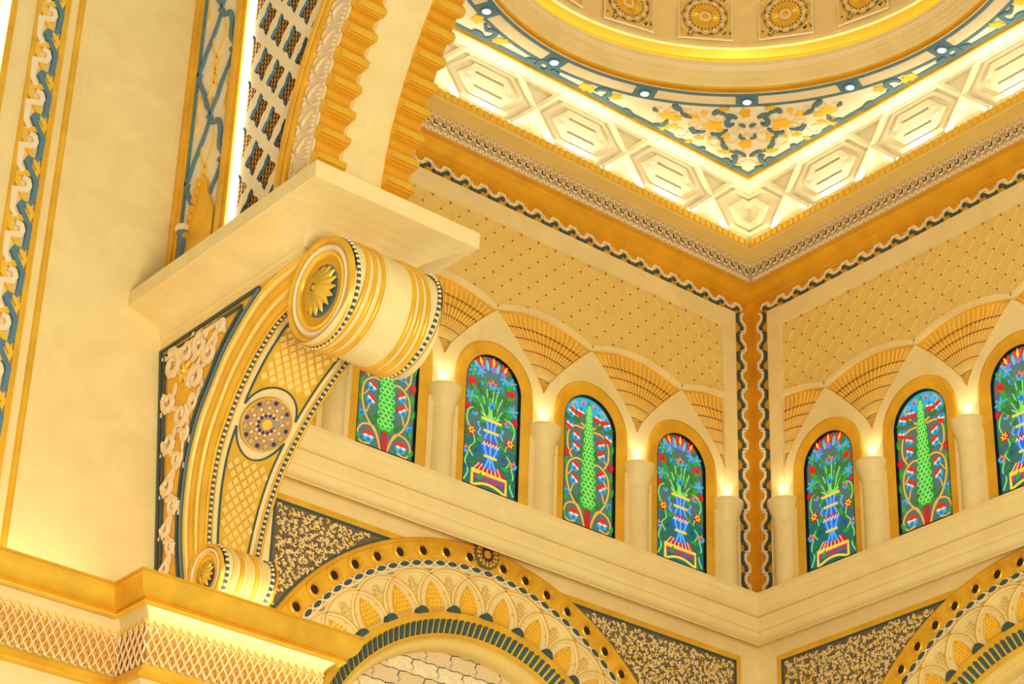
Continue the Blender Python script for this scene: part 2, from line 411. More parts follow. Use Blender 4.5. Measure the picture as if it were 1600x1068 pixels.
for side, W in WALLS:
    fr = SW(W); umax = 8.3 if side == 'left' else 7.4
    rail = MB(); rail.box(.36, umax, .03, .10, 0, .05, fr); rail.box(.5, umax, .93, 1.0, 0, .05, fr); obj('rail', rail, 'white_plaster', cove)
    zc = .58; H = .42; x = 1.25; k = 0
    while x-1.6 < umax:
        # crossing straps at x, hexagon coffer centred half a pitch further
        if x < umax:
            for d in (1, -1):
                s = MB(); s.ribbon([(x-d*.36, zc-H), (x, zc), (x+d*.36, zc+H)], .10, 0, .05, fr, ridge=.012); obj('strap', s, 'white_plaster', cove)
        cx = x+.8 if k else 0.0
        for cx in ([x+.8] if k or True else []):
            if cx > umax: continue
            def hexa(s): return [(cx-.74*s, zc), (cx-.40*s, zc-H*.86*s), (cx+.40*s, zc-H*.86*s), (cx+.74*s, zc), (cx+.40*s, zc+H*.86*s), (cx-.40*s, zc+H*.86*s)]
            m2 = MB(); h = hexa(.86)
            m2.ribbon(h, .06, 0, .035, fr, closed=True)
            obj('hexagon_frame', m2, 'white_plaster', cove)
            m2 = MB(); hh = H*.86*.66; s1, s2 = .085, .135
            def xe(z): return .74*.66-(.34*.66)*abs(z)/hh
            for sg in (1, -1):
                m2.plate([(cx-xe(s2), zc+sg*s2), (cx+xe(s2), zc+sg*s2), (cx+xe(hh), zc+sg*hh), (cx-xe(hh), zc+sg*hh)], 0, .045, fr)
                for q in (1, -1):
                    m2.plate([(cx+q*.24, zc+sg*s1), (cx+q*xe(s1), zc+sg*s1), (cx+q*xe(s2), zc+sg*s2), (cx+q*.24, zc+sg*s2)], 0, .045, fr)
                    m2.plate([(cx+q*.31, zc+sg*.05), (cx+q*.38, zc+sg*.05), (cx+q*.31, zc+sg*.11)], .045, .06, fr)
            m2.plate([(cx-xe(s1), zc-s1), (cx-xe(0), zc), (cx-xe(s1), zc+s1), (cx+xe(s1), zc+s1), (cx+xe(0), zc), (cx+xe(s1), zc-s1)], 0, .045, fr)
            obj('hexagon_boss', m2, 'white_plaster', cove)
        x += 1.6; k += 1
    # folded hexagon in the corner
    for s, w1, wd in ((.86, .035, .06), (.5, .045, .09)):
        m2 = MB(); c0 = .44
        m2.ribbon([(c0, zc+H*.86*s), (.45+.40*s, zc+H*.86*s), (.45+.74*s, zc), (.45+.40*s, zc-H*.86*s), (c0, zc-H*.86*s)], wd, 0, w1, fr); obj('hexagon_frame', m2, 'white_plaster', cove)
# LED rope hidden behind the dentils, and the light it gives
mb = MB(); mb.grid([[(-8.3, -.48, 18.715), (-8.3, -.53, 18.715)], [(-.48, -.48, 18.715), (-.53, -.53, 18.715)], [(-.48, -7.4, 18.715), (-.53, -7.4, 18.715)]])
obj('light_strip', mb, 'led_cove', cat='light strip', label='warm light strip lying hidden in the gutter behind the gold dentils')

for side, W in WALLS:
    for k in range(-2, 15):
        u = 2.05+.5333*k
        if u > (8.2 if side == 'left' else 7.3): continue
        l = bpy.data.lights.new('cove_spot', 'SPOT'); l.energy = 24 if k % 3 == 0 else 6; l.color = (1, .95, .78); l.spot_size = radians(96); l.spot_blend = .9; l.shadow_soft_size = .02
        lo = bpy.data.objects.new('cove_spot', l); col.objects.link(lo); lo.location = W(u, 18.75, .51); lo.rotation_euler = (Vector(W(0, 1, -.12))).to_track_quat('-Z', 'Y').to_euler()
# ceiling soffit round the dome
DC = (-4.6, -4.6); ZS = 19.74
mb = MB(); n = 96; rin = []; rout = []
for i in range(n):
    a = 2*pi*i/n; rin.append((DC[0]+3.37*cos(a), DC[1]+3.37*sin(a), ZS))
    m = 3.8/max(abs(cos(a)), abs(sin(a))); rout.append((DC[0]+m*cos(a), DC[1]+m*sin(a), ZS))
mb.grid([[p, q] for p, q in zip(rin, rout)], close=True)
ceil = obj('ceiling', mb, 'white_plaster', kind='structure', cat='ceiling', label='pale flat ceiling with painted scrollwork round the dome opening')
def CF(a, b, w): return (a, b, ZS-w)
mb = MB()
mb.box(-8.4, -.80, -.855, -.805, 0, .015, CF); mb.box(-.855, -.805, -8.4, -.856, 0, .0149, CF)
obj('blue_border', mb, 'teal', ceil)
for r, w, m_ in ((3.415, .05, 'teal'), (3.66, .045, 'teal'), (3.535, .17, 'ivory')):
    mb = MB(); mb.ribbon(arc(DC[0], DC[1], r, -60, 150, 120), w, 0, .012 if m_ != 'ivory' else .006, CF); obj('ring_band', mb, m_, ceil)
DL = [112.5-22.5*i for i in range(6)]
NM = ('above the gold arch on the left', 'left of the dome by a blue ring', 'second left of the dome corner', 'nearest the room corner', 'second right of the dome corner', 'right of the dome by a blue ring')
for a, nm in zip(DL, NM):
    c = (DC[0]+3.545*cos(radians(a)), DC[1]+3.545*sin(radians(a)))
    t = thing('ceiling_lamp', (c[0], c[1], ZS), 'round ceiling lamp in a blue square, %s' % nm, 'lamp', 'lamps set in the blue ring under the dome', rz=radians(a))
    fr = lambda p, q, w: (p, q, -w)
    mb = MB(); mb.plate([(-.12, -.15), (.12, -.15), (.12, .15), (-.12, .15)], 0, .018, fr); obj('mount_plate', mb, 'teal', t, LOCAL)
    mb = MB(); mb.ribbon(ell(0, 0, .07, .07, 16), .03, .018, .04, fr, closed=True); obj('bezel', mb, 'teal', t, LOCAL)
    mb = MB(); mb.plate(ell(0, 0, .055, .055, 14), .018, .03, fr); obj('lens', mb, 'lamp', t, LOCAL)

# dome
def ring(prof, mats, name, parent, kind=None, a0=-90, a1=180, n=108, **kw):
    mb = MB(); rows = []
    for i in range(n+1):
        a = radians(a0+(a1-a0)*i/n); rows.append([(DC[0]+r*cos(a), DC[1]+r*sin(a), z) for r, z in prof])
    mb.grid(rows); return obj(name, mb, mats, parent, smooth=False, kind=kind, **kw)
# closed cap
mb = MB(); rows = []
for i in range(97):
    a = 2*pi*i/96; rows.append([(DC[0]+r*cos(a), DC[1]+r*sin(a), z) for r, z in ((3.14, 20.36), (3.13, 20.8), (3.08, 21.3), (2.9, 22.0), (2.5, 22.7), (1.8, 23.3), (.9, 23.6), (.01, 23.7))])
mb.grid(rows); dome = obj('ceiling_dome', mb, 'cream', kind='structure', cat='dome', label='round dome with gold and cream rings over the square room', smooth=True)
ring([(3.40, ZS-.005), (3.40, 19.79), (3.37, 19.80)], 'gold_deep', 'gold_bead', dome)
ring([(3.37, 19.80), (3.36, 19.83)], 'gold', 'gold_fillet', dome)
ring([(3.36, 19.83), (3.345, 19.86), (3.33, 19.865), (3.32, 19.90), (3.29, 19.905), (3.27, 19.96), (3.25, 19.965), (3.24, 20.0), (3.21, 20.045)], 'cream', 'cream_moulding', dome)
ring([(3.21, 20.045), (3.19, 20.05), (3.19, 20.11), (3.205, 20.125), (3.21, 20.11), (3.26, 20.11)], 'ivory', 'cream_lip', dome)
ring([(3.26, 20.11), (3.26, 20.22), (3.2, 20.32)], 'gold_bright', 'gold_ring', dome)
ring([(3.2, 20.32), (3.16, 20.33), (3.15, 20.37)], 'cream', 'cream_fillet', dome)

ring([(3.215, 20.115), (3.25, 20.118)], 'led_dome', 'light_ring', dome)
# floral panels of the dome drum
def floral_panel():
    fr = lambda a, b, w: (a, -w, b)
    h = .36; parts = []
    mb = MB(); mb.plate([(-h, -h), (h, -h), (h, h), (-h, h)], 0, .01, fr); mb.ribbon([(-h, -h), (h, -h), (h, h), (-h, h)], .022, .01, .03, fr, 1, closed=True)
    parts.append(('ground', mb.mesh('ground', ['tan', 'ivory'])))
    mb = MB()
    for i in range(28):
        a = 2*pi*i/28; mb.ribbon([(.09*cos(a), .09*sin(a)), (.135*cos(a), .135*sin(a)), (.19*cos(a), .19*sin(a))], lambda t: .012+.022*t, .01, .025, fr, 0, ridge=.008)
    parts.append(('petal_ring', mb.mesh('petal_ring', ['gold_bright'])))
    mb = MB(); mb.plate(ell(0, 0, .085, .085, 20), .01, .02, fr, 1); mb.blob((0, -.02, 0), Vector((.048, 0, 0)), Vector((0, 0, .048)), Vector((0, -.02, 0)), 12, 3, 0)
    parts.append(('flower_centre', mb.mesh('flower_centre', ['gold', 'ivory'])))
    mb = MB()
    for i in range(26):
        a = 2*pi*(i+.5)/26; mb.plate(ell(.21*cos(a), .21*sin(a), .011, .011, 6), .01, .022, fr, 0)
    for i in range(12):
        a = 2*pi*(i+.5)/12; mb.plate(ell(.285*cos(a), .285*sin(a), .032, .009, 8, math.degrees(a)+90), .01, .022, fr, 0)
        mb.plate(ell(.248*cos(a+.26), .248*sin(a+.26), .036, .018, 8, math.degrees(a+.26)+90), .01, .024, fr, 1)
    mb.ribbon(ell(0, 0, .305, .305, 32), .014, .01, .018, fr, 3, closed=True)
    rnd = random.Random(3)
    for sx in (-1, 1):
        for sy in (-1, 1):
            for k in range(16):
                x, y = rnd.uniform(.16, .335), rnd.uniform(.16, .335)
                if hypot(x, y) < .325: continue
                mb.plate(ell(sx*x, sy*y, .018, .014, 6, rnd.uniform(0, 90)), .01, .02, fr, (1, 2, 2, 0)[k % 4])
    for k in range(60):
        a = rnd.uniform(0, 2*pi); r = rnd.choice((.225, .262, .325)); x, y = r*cos(a), r*sin(a)
        mb.plate(ell(x, y, .009, .009, 5), .01, .019, fr, (2, 3, 2)[k % 3])
    parts.append(('mosaic_bits', mb.mesh('mosaic_bits', ['mosaic_dark', 'ivory', 'gold_bright', 'taupe'])))
    return parts
FP = floral_panel()
for i in range(18):
    az = 15+20*i
    if 100 < az < 350: continue
    a = radians(az); m = Matrix.Translation((DC[0]+3.10*cos(a), DC[1]+3.10*sin(a), 20.77)) @ Matrix.Rotation(a-pi/2, 4, 'Z')
    p = link('floral_panel', FP[0][1], dome, m)
    for nm, me in FP[1:]:
        link(nm, me, p, LOCAL, kind='stuff' if nm == 'mosaic_bits' else None)

# painted scrollwork of the ceiling, mirrored about the diagonal of the room
def plane_pt(px, py):           # photograph pixel to a point of the ceiling plane
    d = _f*FPX+CR*(px-800)-CU*(py-534); t = (ZS-CAM.z)/d.z; p = CAM+d*t; return (p.x, p.y)
def arab(pts, wpx, m_, origin, sc, th, close=False):
    q = [plane_pt(origin[0]+a*sc, origin[1]+b*sc) for a, b in (pts if close else smooth_pts(pts, 3))]
    w = wpx*sc*.0125
    for mir in ((0,) if close and abs(sum(a for a, b in q)-sum(b for a, b in q))/len(q) < .12 else (0, 1)):
        th += .0011*random.random()
        qq = [(b, a) for a, b in q] if mir else q
        mb = MB()
        if close: mb.plate(qq, 0, th, CF)
        else: mb.ribbon(qq, (lambda t: w*(.45+.75*sin(pi*min(1, t*.8+.15)))), 0, th, CF)
        obj('scroll_leaf', mb, m_, ceil)
O1, O2, S1 = (1020, 100), (700, 0), .1875
for pts, w in (([(505, 412), (540, 388), (600, 412)], 28), ([(600, 425), (650, 425), (700, 445)], 26), ([(645, 440), (615, 475), (630, 505), (675, 490)], 26), ([(485, 570), (540, 580), (620, 540)], 20),
               ([(540, 590), (560, 610), (590, 605)], 18), ([(580, 630), (590, 680), (625, 700)], 22), ([(640, 715), (720, 730), (775, 760)], 18), ([(580, 790), (620, 790), (650, 830)], 22), ([(640, 840), (680, 800), (690, 760), (655, 765)], 24),
               ([(630, 845), (680, 850), (740, 855)], 12), ([(722, 490), (745, 503), (770, 515)], 18), ([(725, 580), (735, 605), (770, 610)], 18), ([(175, 330), (200, 355), (240, 380)], 30), ([(240, 390), (270, 420), (325, 432)], 22),
               ([(310, 520), (335, 545), (345, 570)], 28), ([(345, 560), (390, 555), (440, 548)], 18), ([(385, 690), (410, 695), (435, 690)], 30), ([(0, 365), (20, 370), (40, 385)], 22), ([(10, 495), (60, 500), (100, 490), (125, 450)], 22)):
    arab(pts, w, 'teal', O1, S1, .03)
for pts, w in (([(205, 245), (250, 262), (290, 285)], 24), ([(310, 190), (325, 240), (370, 245), (402, 270), (370, 300), (320, 312), (285, 290)], 22), ([(650, 480), (690, 492), (735, 490)], 30), ([(865, 570), (895, 600), (930, 605)], 28),
               ([(1230, 750), (1260, 735), (1320, 740), (1350, 770), (1300, 800), (1340, 830)], 22), ([(1460, 900), (1500, 920), (1545, 965)], 24)):
    arab(pts, w, 'teal', O2, S1, .03)
arab(ell(795, 540, 48, 40, 16)+[ell(795, 540, 48, 40, 16)[0]], 30, 'teal', O2, S1, .03)
for (x, y, rx, ry) in ((770, 400, 52, 46), (500, 505, 95, 40), (770, 660, 62, 44), (600, 600, 46, 28), (620, 722, 80, 18), (120, 420, 80, 36), (190, 445, 60, 24), (330, 432, 66, 24), (90, 510, 60, 34), (595, 368, 55, 20), (385, 602, 48, 18), (300, 636, 40, 14), (700, 820, 36, 12), (430, 400, 34, 20), (560, 545, 30, 16), (180, 510, 40, 18), (480, 610, 24, 14)):
    arab([(x+rx*cos(t*pi/5)*(1.0 if t % 2 else .72), y+ry*sin(t*pi/5)*(1.0 if t % 2 else .72)) for t in range(10)], 0, 'gold_bright', O1, S1, .022, True)
for (x, y, rx, ry) in ((250, 150, 60, 42), (440, 335, 80, 28), (1150, 715, 70, 34), (1400, 800, 60, 24), (1190, 740, 36, 26)):
    arab([(x+rx*cos(t*pi/5)*(1.0 if t % 2 else .7), y+ry*sin(t*pi/5)*(1.0 if t % 2 else .7)) for t in range(10)], 0, 'gold_bright', O2, S1, .022, True)
for (x, y, r) in ((545, 425, 60), (660, 480, 75), (650, 600, 70), (500, 640, 60), (60, 380, 46), (300, 400, 60), (420, 460, 50), (230, 560, 60), (740, 790, 36), (740, 560, 54), (340, 500, 44), (160, 380, 40), (560, 700, 44), (430, 560, 46)):
    arab([(x+r*(1-.06*t)*cos(t*.7), y+.8*r*(1-.06*t)*sin(t*.7)) for t in range(9)], 16, 'ivory', O1, S1, .016)

# ================================================================== LOWER WALLS, ARCHIVOLTS, MOSAIC
WL = .25; AC = (4.825, 9.547)
for side, W in WALLS:
    umax = 8.15 if side == 'left' else 7.6
    # wall plate with a round-headed opening
    mb = MB(); n = 64; inn = []; out = []
    for i in range(n+1):
        a = pi*i/n; c_, s_ = cos(a), sin(a)
        inn.append(W(AC[0]+3.15*c_, AC[1]+3.15*s_, WL))
        tx = ((umax-AC[0])/c_) if c_ > 1e-6 else ((.25-AC[0])/c_ if c_ < -1e-6 else 1e9); tz = (13.0-AC[1])/s_ if s_ > 1e-6 else 1e9
        t = max(3.16, min(tx, tz)); out.append(W(AC[0]+t*c_, AC[1]+t*s_, WL))
    mb.grid([[p, q] for p, q in zip(inn, out)])
    wl = obj('wall_lower_'+side, mb, 'cream', kind='structure', cat='wall', label='cream lower wall under the ledge, %s of the room corner' % side)
    # corners of the rectangle the fan of quads misses
    mb = MB(); mb.box(.25, .60, 9.0, 12.95, WL-.05, WL+.004, W); mb.box(.25, umax, 12.76, 13.0, WL-.05, WL+.002, W); mb.box(7.82, umax, 9.0, 12.95, WL-.05, WL+.004, W); obj('border', mb, 'cream', wl)

    # mosaic spandrel
    ms = thing('mosaic_panel', W(AC[0], 12.3, WL), 'dark brown and cream scroll mosaic panel around the arch on the %s wall' % side, 'mosaic', 'mosaic spandrels under the ledge')
    U0, U1, Z1 = .68, 7.80, 12.66; mb = MB()
    xs = [U0+(U1-U0)*i/60 for i in range(61)]
    mb.grid([[W(x, max(9.2, min(Z1, AC[1]+sqrt(max(0, 3.36**2-(x-AC[0])**2)))), WL+.006), W(x, Z1, WL+.006)] for x in xs])
    obj('ground', mb, 'mosaic_dark', ms)
    sc = MB(); rnd = random.Random(11 if side == 'left' else 12); st = .056
    nu, nz = int((U1-U0)/st), int(3.2/st)
    for i in range(nu):
        for j in range(nz):
            u = U0+(i+.5)*st+rnd.uniform(-.03, .03); z = Z1-(j+.5)*st+rnd.uniform(-.03, .03)
            d = hypot(u-AC[0], z-AC[1])
            if d < 3.44 or u > U1-.05 or u < U0+.05 or z > Z1-.05: continue
            a0 = rnd.uniform(0, 2*pi); r = rnd.uniform(.024, .038); tw = rnd.choice((-1, 1))
            pts = [(u+r*(1-.55*t/6)*cos(a0+tw*t*.85), z+r*(1-.55*t/6)*sin(a0+tw*t*.85)) for t in range(7)]
            pts.insert(0, (pts[0][0]+.03*cos(a0+tw*2.0), pts[0][1]+.03*sin(a0+tw*2.0)))
            sc.ribbon(pts, lambda t: .009+.011*sin(pi*t), WL+.006, WL+.011+rnd.uniform(0, .008), W, 0 if rnd.random() > .10 else 1)
    obj('scrollwork', sc, ['mosaic_light', 'gold_bright'], ms, kind='stuff')
    mb = MB(); mb.box(U0-.012, U0+.014, 9.0, Z1+.012, WL, WL+.016, W); mb.box(U0, U1, Z1-.014, Z1+.012, WL, WL+.016, W); mb.box(U1-.014, U1+.012, 9.0, Z1, WL, WL+.016, W)
    mb.ribbon(arc(AC[0], AC[1], 3.41, 0, 65.5, 40), .03, WL, WL+.016, W); mb.ribbon(arc(AC[0], AC[1], 3.41, 114.5, 180, 40), .03, WL, WL+.016, W); obj('dark_line', mb, 'teal_dark', ms)
    mb = MB(); mb.box(U0-.085, U0-.012, 9.0, Z1+.085, WL, WL+.02, W); mb.box(U0-.012, U1, Z1+.012, Z1+.085, WL, WL+.02, W); obj('gold_frame', mb, 'gold', ms)

    # archivolt
    av = thing('archivolt', W(AC[0], AC[1], WL), 'round gold and cream arch band with dark ribs and portholes on the %s wall' % side, 'arch', 'carved arch bands of the lower walls')
    def prow(prof, name, mats, smooth=False):
        mb = MB(); rows = []
        for i in range(121):
            a = pi*i/120; rows.append([W(AC[0]+R*cos(a), AC[1]+R*sin(a), w) for R, w in prof])
        mb.grid(rows); return obj(name, mb, mats, av, smooth=smooth)
    prow([(3.40, .24), (3.40, .285), (3.385, .30), (3.36, .30), (3.345, .284), (3.335, .284)], 'outer_moulding', 'gold_deep')
    prow([(3.335, .284), (3.15, .284), (3.14, .297), (3.125, .295), (3.12, .28)], 'porthole_band', 'gold')
    prow([(3.15, .275), (3.0, .275)], 'bead_ground', 'gold_deep')
    prow([(3.055, .27), (3.05, .29), (3.03, .29), (3.02, .27), (2.49, .27)], 'petal_ground', 'cream')
    prow([(2.50, .26), (2.50, .32), (2.485, .33), (2.41, .33), (2.40, .32), (2.40, .30)], 'inner_ring', 'gold')
    prow([(2.40, .30), (2.265, .22)], 'rib_ground', 'gold_bright')
    prow([(2.265, .22), (2.26, .245), (2.24, .245), (2.225, .22), (2.22, .20)], 'gold_fillet', 'gold')
    prow([(2.22, .20)]+[(2.22-.06+.06*cos(t*pi/8), .20-.0-.07*sin(t*pi/8)) for t in range(1, 5)]+[(2.15, .13), (2.125, .10), (2.115, .06), (2.11, -.03)], 'cream_cove', 'tan')
    def polar(R, adeg): return (AC[0]+R*cos(radians(adeg)), AC[1]+R*sin(radians(adeg)))
    # portholes
    def pmat(R, adeg, w):
        p = Vector(W(*polar(R, adeg), w)); er = Vector(W(cos(radians(adeg)), sin(radians(adeg)), 0)); et = Vector(W(-sin(radians(adeg)), cos(radians(adeg)), 0)); ew = Vector(W(0, 0, 1))
        return Matrix(((et.x, er.x, ew.x, p.x), (et.y, er.y, ew.y, p.y), (et.z, er.z, ew.z, p.z), (0, 0, 0, 1)))
    I3 = lambda a, b, w: (a, b, w)
    ph = MB(); ph.grid([[(r*cos(2*pi*k/18), r*sin(2*pi*k/18), w) for r, w in ((.115, 0), (.111, .018), (.096, .02), (.091, .008), (.080, .012), (.066, .024), (.058, .006), (.052, -.0))] for k in range(19)], mi=0)
    ph.plate(ell(0, 0, .056, .056, 14), .002, .003, I3, 1); phm = ph.mesh('porthole', ['gold', 'shadow_hole'], smooth=False)
    angs = [89.6+4.5+6.2*i for i in range(0, 13)]+[89.6-4.5-6.2*i for i in range(0, 13)]
    for a in angs:
        if side == 'left': a = 180-a
        link('porthole', phm, av, pmat(3.235, a, .285))
    lb = MB(); lens = lambda L, h: [(L*cos(2*pi*k/14), h*sin(2*pi*k/14)*abs(sin(2*pi*k/14))**.35) for k in range(14)]
    lb.plate(lens(.094, .046), 0, .016, I3, 0); lb.plate(lens(.068, .030), .016, .024, I3, 1); lbm = lb.mesh('lens_bead', ['ivory', 'teal_dark'])
    for i in range(44):
        a = 89.09+3.33*(i-22); link('lens_bead', lbm, av, pmat(3.09, 180-a if side == 'left' else a, .277))
    # interlaced petals
    dp = 10.95; a0 = 89.42-dp*8
    ax = (lambda a: 180-a) if side == 'left' else (lambda a: a)
    leafm = MB()
    for j in range(5):
        for k in range(-2, 3):
            z = .07+.052*j; lim = .115*(1-(j/5.6)**1.6)
            x = (k+.5*(j % 2))*.042
            if abs(x) > lim: continue
            leafm.blob((x, z, .02), Vector((.019, 0, 0)), Vector((0, .034, 0)), Vector((0, .012, .026)), 6, 2, 1)
    leafm.plate([(-.125, .03), (-.105, .015), (.105, .015), (.125, .03), (.12, .14), (.085, .24), (0, .37), (-.085, .24), (-.12, .14)], 0, .02, I3, 0)
    leafm = leafm.mesh('scale_leaf', ['gold', 'gold_bright'])
    dotm = MB(); dotm.plate(arc(0, -.01, .082, 0, 180, 12), 0, .075, I3); dotm = dotm.mesh('teal_dot', ['teal_dark'])
    trim_ = MB(); trim_.plate([(-.10, .035), (.10, .035), (.0, -.05)], 0, .012, I3, 0); trim_.plate([(-.065, .022), (.065, .022), (0, -.03)], .012, .014, I3, 1); trim_ = trim_.mesh('spandrel_triangle', ['cream', 'taupe'])
    shl = MB()
    for j in range(4):
        shl.ribbon([(-.10+.018*j+(.2-.036*j)*t/6, .02+.055*j+.045*sin(pi*t/6)) for t in range(7)], .022, 0, .02, I3, 0, ridge=.008)
    shl = shl.mesh('shell', ['tan'])
    for k in range(17):
        a = a0+dp*k
        mb = MB(); pts = []
        for i in range(25):
            t = -1+2*i/24; pts.append(polar(2.52+.50*sqrt(max(0, 1-t*t)), ax(a+t*dp)))
        mb.ribbon(pts, .055, .27, .30, W, 0, ridge=.01); mb.ribbon([polar(hypot(p[0]-AC[0], p[1]-AC[1])-.0, math.degrees(atan2(p[1]-AC[1], p[0]-AC[0]))) for p in pts], .012, .305, .318, W, 1)
        obj('petal_arch', mb, ['cream', 'gold'], av)
        link('teal_dot', dotm, av, pmat(2.50, ax(a), .271))
        link('scale_leaf', leafm, av, pmat(2.505, ax(a+dp/2), .271))
        link('spandrel_triangle', trim_, av, pmat(3.0, ax(a+dp/2), .271))
        link('shell', shl, av, pmat(2.70, ax(a), .272))
    # dark ribs
    rb = MB()
    cap = [(.025*cos(t), .064+.025*sin(t)) for t in [pi*i/6 for i in range(7)]]+[(-.025*cos(t), -.064-.025*sin(t)) for t in [pi*i/6 for i in range(7)]]
    slope = lambda a, b, w: (a, b*.86, w+b*.58)
    rb.plate(cap, -.01, .022, slope); rb = rb.mesh('rib', ['teal_dark'])
    for i in range(82):
        a = 2.5+2.15*i; link('rib', rb, av, pmat(2.333, a, .262))
    # medallion on the crown
    if side == 'left':
        p = polar(3.315, 90)
        md = thing('medallion', W(p[0], p[1], .30), 'small round brown mosaic medallion on the crown of the lower arch', 'medallion')
        mb = MB(); fr = lambda a, b, w: W(p[0]+a, p[1]+b, .30+w)
        mb.plate(ell(0, 0, .18, .18, 28), -.05, .025, fr); obj('disc', mb, 'mosaic_dark', md)
        for nr, r, s_, m_ in ((1, 0, .05, 'amber'), (10, .075, .018, 'plum'), (12, .108, .017, 'amber'), (16, .14, .017, 'gold_bright')):
            for i in range(nr): mb = MB(); mb.plate(ell(r*cos(2*pi*i/nr), r*sin(2*pi*i/nr), s_, s_, 10), .025, .034, fr); obj('mosaic_disc', mb, m_, md)
    # tympanum inside the arch
    ty = thing('tympanum', W(AC[0], AC[1], -.05), 'pale jigsaw tile tympanum inside the arch on the %s wall' % side, 'tile panel', 'tiled tympana')
    mb = MB(); mb.plate(arc(AC[0], AC[1], 2.3, 0, 180, 48), -.06, -.045, W); obj('joint_bed', mb, 'teal_dark', ty)
    tw, th = .37, .19
    zig = [(0, 0), (.25, .10), (.5, 0), (.75, .10), (1, 0)]
    def tile(k):
        s_ = .92; pts = []
        b = [(-.5+x, -.5+.9*y) for x, y in zig]
        t = [(.5-x, .5+.9*y) for x, y in zig]
        r = [(.58, -.25), (.46, -.05), (.56, .2)]
        l = [(-.42, .2), (-.54, -.05), (-.44, -.25)]
        mb = MB(); mb.plate([(x*tw*.96, y*th*.93) for x, y in b+r+t+l], 0, .012, I3); return mb.mesh('tile', ['tile_leaf' if k else 'tile_dot'])
    tm = (tile(0), tile(1))
    for j in range(-1, 12):
        for i in range(-7, 8):
            u = AC[0]+(i+.5*(j % 2))*tw; z = AC[1]+(j+.5)*th
            d = hypot(u-AC[0], z-AC[1])
            if d < 2.25 and z > AC[1]+.6: 
                p = Vector(W(u, z, -.045)); ex, ez, ew = Vector(W(1, 0, 0)), Vector(W(0, 1, 0)), Vector(W(0, 0, 1))
                link('tile', tm[j % 2], ty, Matrix(((ex.x, ez.x, ew.x, p.x), (ex.y, ez.y, ew.y, p.y), (ex.z, ez.z, ew.z, p.z), (0, 0, 0, 1))))

# ================================================================== LEFT BAY WALL
YL = .31
def LW(x, z, w): return (x, YL-w, z)
mb = MB(); mb.box(-13.2, -8.2, 9.5, 21, -.3, 0, LW)
lw = obj('wall_far_left', mb, 'cream', kind='structure', cat='wall', label='plain cream wall of the neighbouring bay at the left edge')
for (x0, x1, w, m_, nm) in ((-11.61, -11.53, .05, 'gold', 'gold_strip'), (-11.53, -11.29, .03, 'cream', 'cream_strip'), (-11.29, -11.235, .06, 'gold', 'gold_strip'), (-11.235, -10.95, .02, 'blush', 'braid_ground'), (-10.95, -10.877, .06, 'gold', 'gold_strip'),
                            (-10.877, -10.61, .035, 'cream', 'cream_strip'), (-10.61, -10.5, .018, 'cream', 'cream_step'), (-13.0, -11.75, .05, 'gold', 'gold_strip')):
    mb = MB(); mb.box(x0, x1, 9.6, 21, 0, w, LW); obj(nm, mb, m_, lw)
mb = MB(); mb.grid([[LW(-10.728-.04*cos(pi*k/8), z, .035+.04*sin(pi*k/8)) for k in range(9)] for z in (9.6, 21)]); obj('gold_bead', mb, 'gold', lw, smooth=True)
mb = MB(); mb.box(-11.71, -11.62, 9.6, 21, 0, .045, LW); obj('light_strip', mb, 'led', cat='light strip', label='white light line at the very left edge of the view')
# large braid of blue, yellow and ivory links
def bl(pts): return [((a-(345-(b-300)*.153))*.187*.00795, -(b-300)*.585/347) for a, b in pts]
braids = (('blue_link', 'teal', bl([(372, 303), (340, 300), (326, 322), (345, 365), (402, 462), (374, 602), (345, 640)]), .05, .045),
          ('yellow_link', 'gold_bright', bl([(322, 205), (425, 355), (405, 388), (245, 437), (233, 485), (268, 545)]), .05, .036),
          ('ivory_link', 'ivory', bl([(340, 112), (385, 122), (394, 160), (372, 196), (270, 222), (250, 372), (284, 418)]), .05, .05))
for nm, m_, pts, wd_, th in braids:
    mb = MB(); mb.ribbon(pts, wd_*1.22, 0, th, lambda a, b, w: (a, -w, b)); me = mb.mesh(nm, [m_])
    z = 18.9
    while z > 11.0:
        link(nm, me, lw, Matrix.Translation(LW(-11.096, z, .02))); z -= .585

# ================================================================== LOWER-LEFT CORNICE
ZT = 10.90; XJ, YLc, YRc, XR = -9.914, -.70, -1.245, -7.147
def csec(prof): 
    return [[(-13.2, YLc+r, ZT+z) for r, z in prof], [(XJ+r, YLc+r, ZT+z) for r, z in prof], [(XJ+r, YRc+r, ZT+z) for r, z in prof], [(XR-r, YRc+r, ZT+z) for r, z in prof], [(XR-r, .0, ZT+z) for r, z in prof]]
mb = MB(); mb.grid(csec([(1.05, -.02), (.06, -.02), (.06, 0), (0, 0), (.0, -.025), (.012, -.03)]))
lc = obj('trim_4', mb, 'gold_deep', kind='structure', cat='cornice', label='heavy gold cornice with a diamond frieze stepping forward under the console')
mb = MB(); mb.grid(csec(rise((.012, -.03), (.155, -.24), 8, conc=True)+[(.155, -.25)])); obj('gold_cove', mb, 'gold', lc)
mb = MB(); mb.grid(csec([(.155, -.25)]+[(.165-.035*sin(pi*k/6), -.25-.06*k/6) for k in range(7)]+[(.165, -.275)])); obj('gold_bead', mb, 'gold_bright', lc)
mb = MB(); mb.grid(csec([(.165, -.275), (.215, -.275), (.275, -.34), (.31, -.40), (.315, -.43)])); obj('cream_cove', mb, 'cream', lc)
mb = MB(); mb.grid(csec([(.315, -.43), (.335, -.86)])); obj('frieze_ground', mb, 'tan', lc)
mb = MB(); mb.grid(csec([(.335, -.86), (.30, -.87), (.27, -.9), (.25, -.97), (.19, -1.0), (.19, -1.04), (.24, -1.05)])); obj('gold_moulding', mb, 'gold', lc)
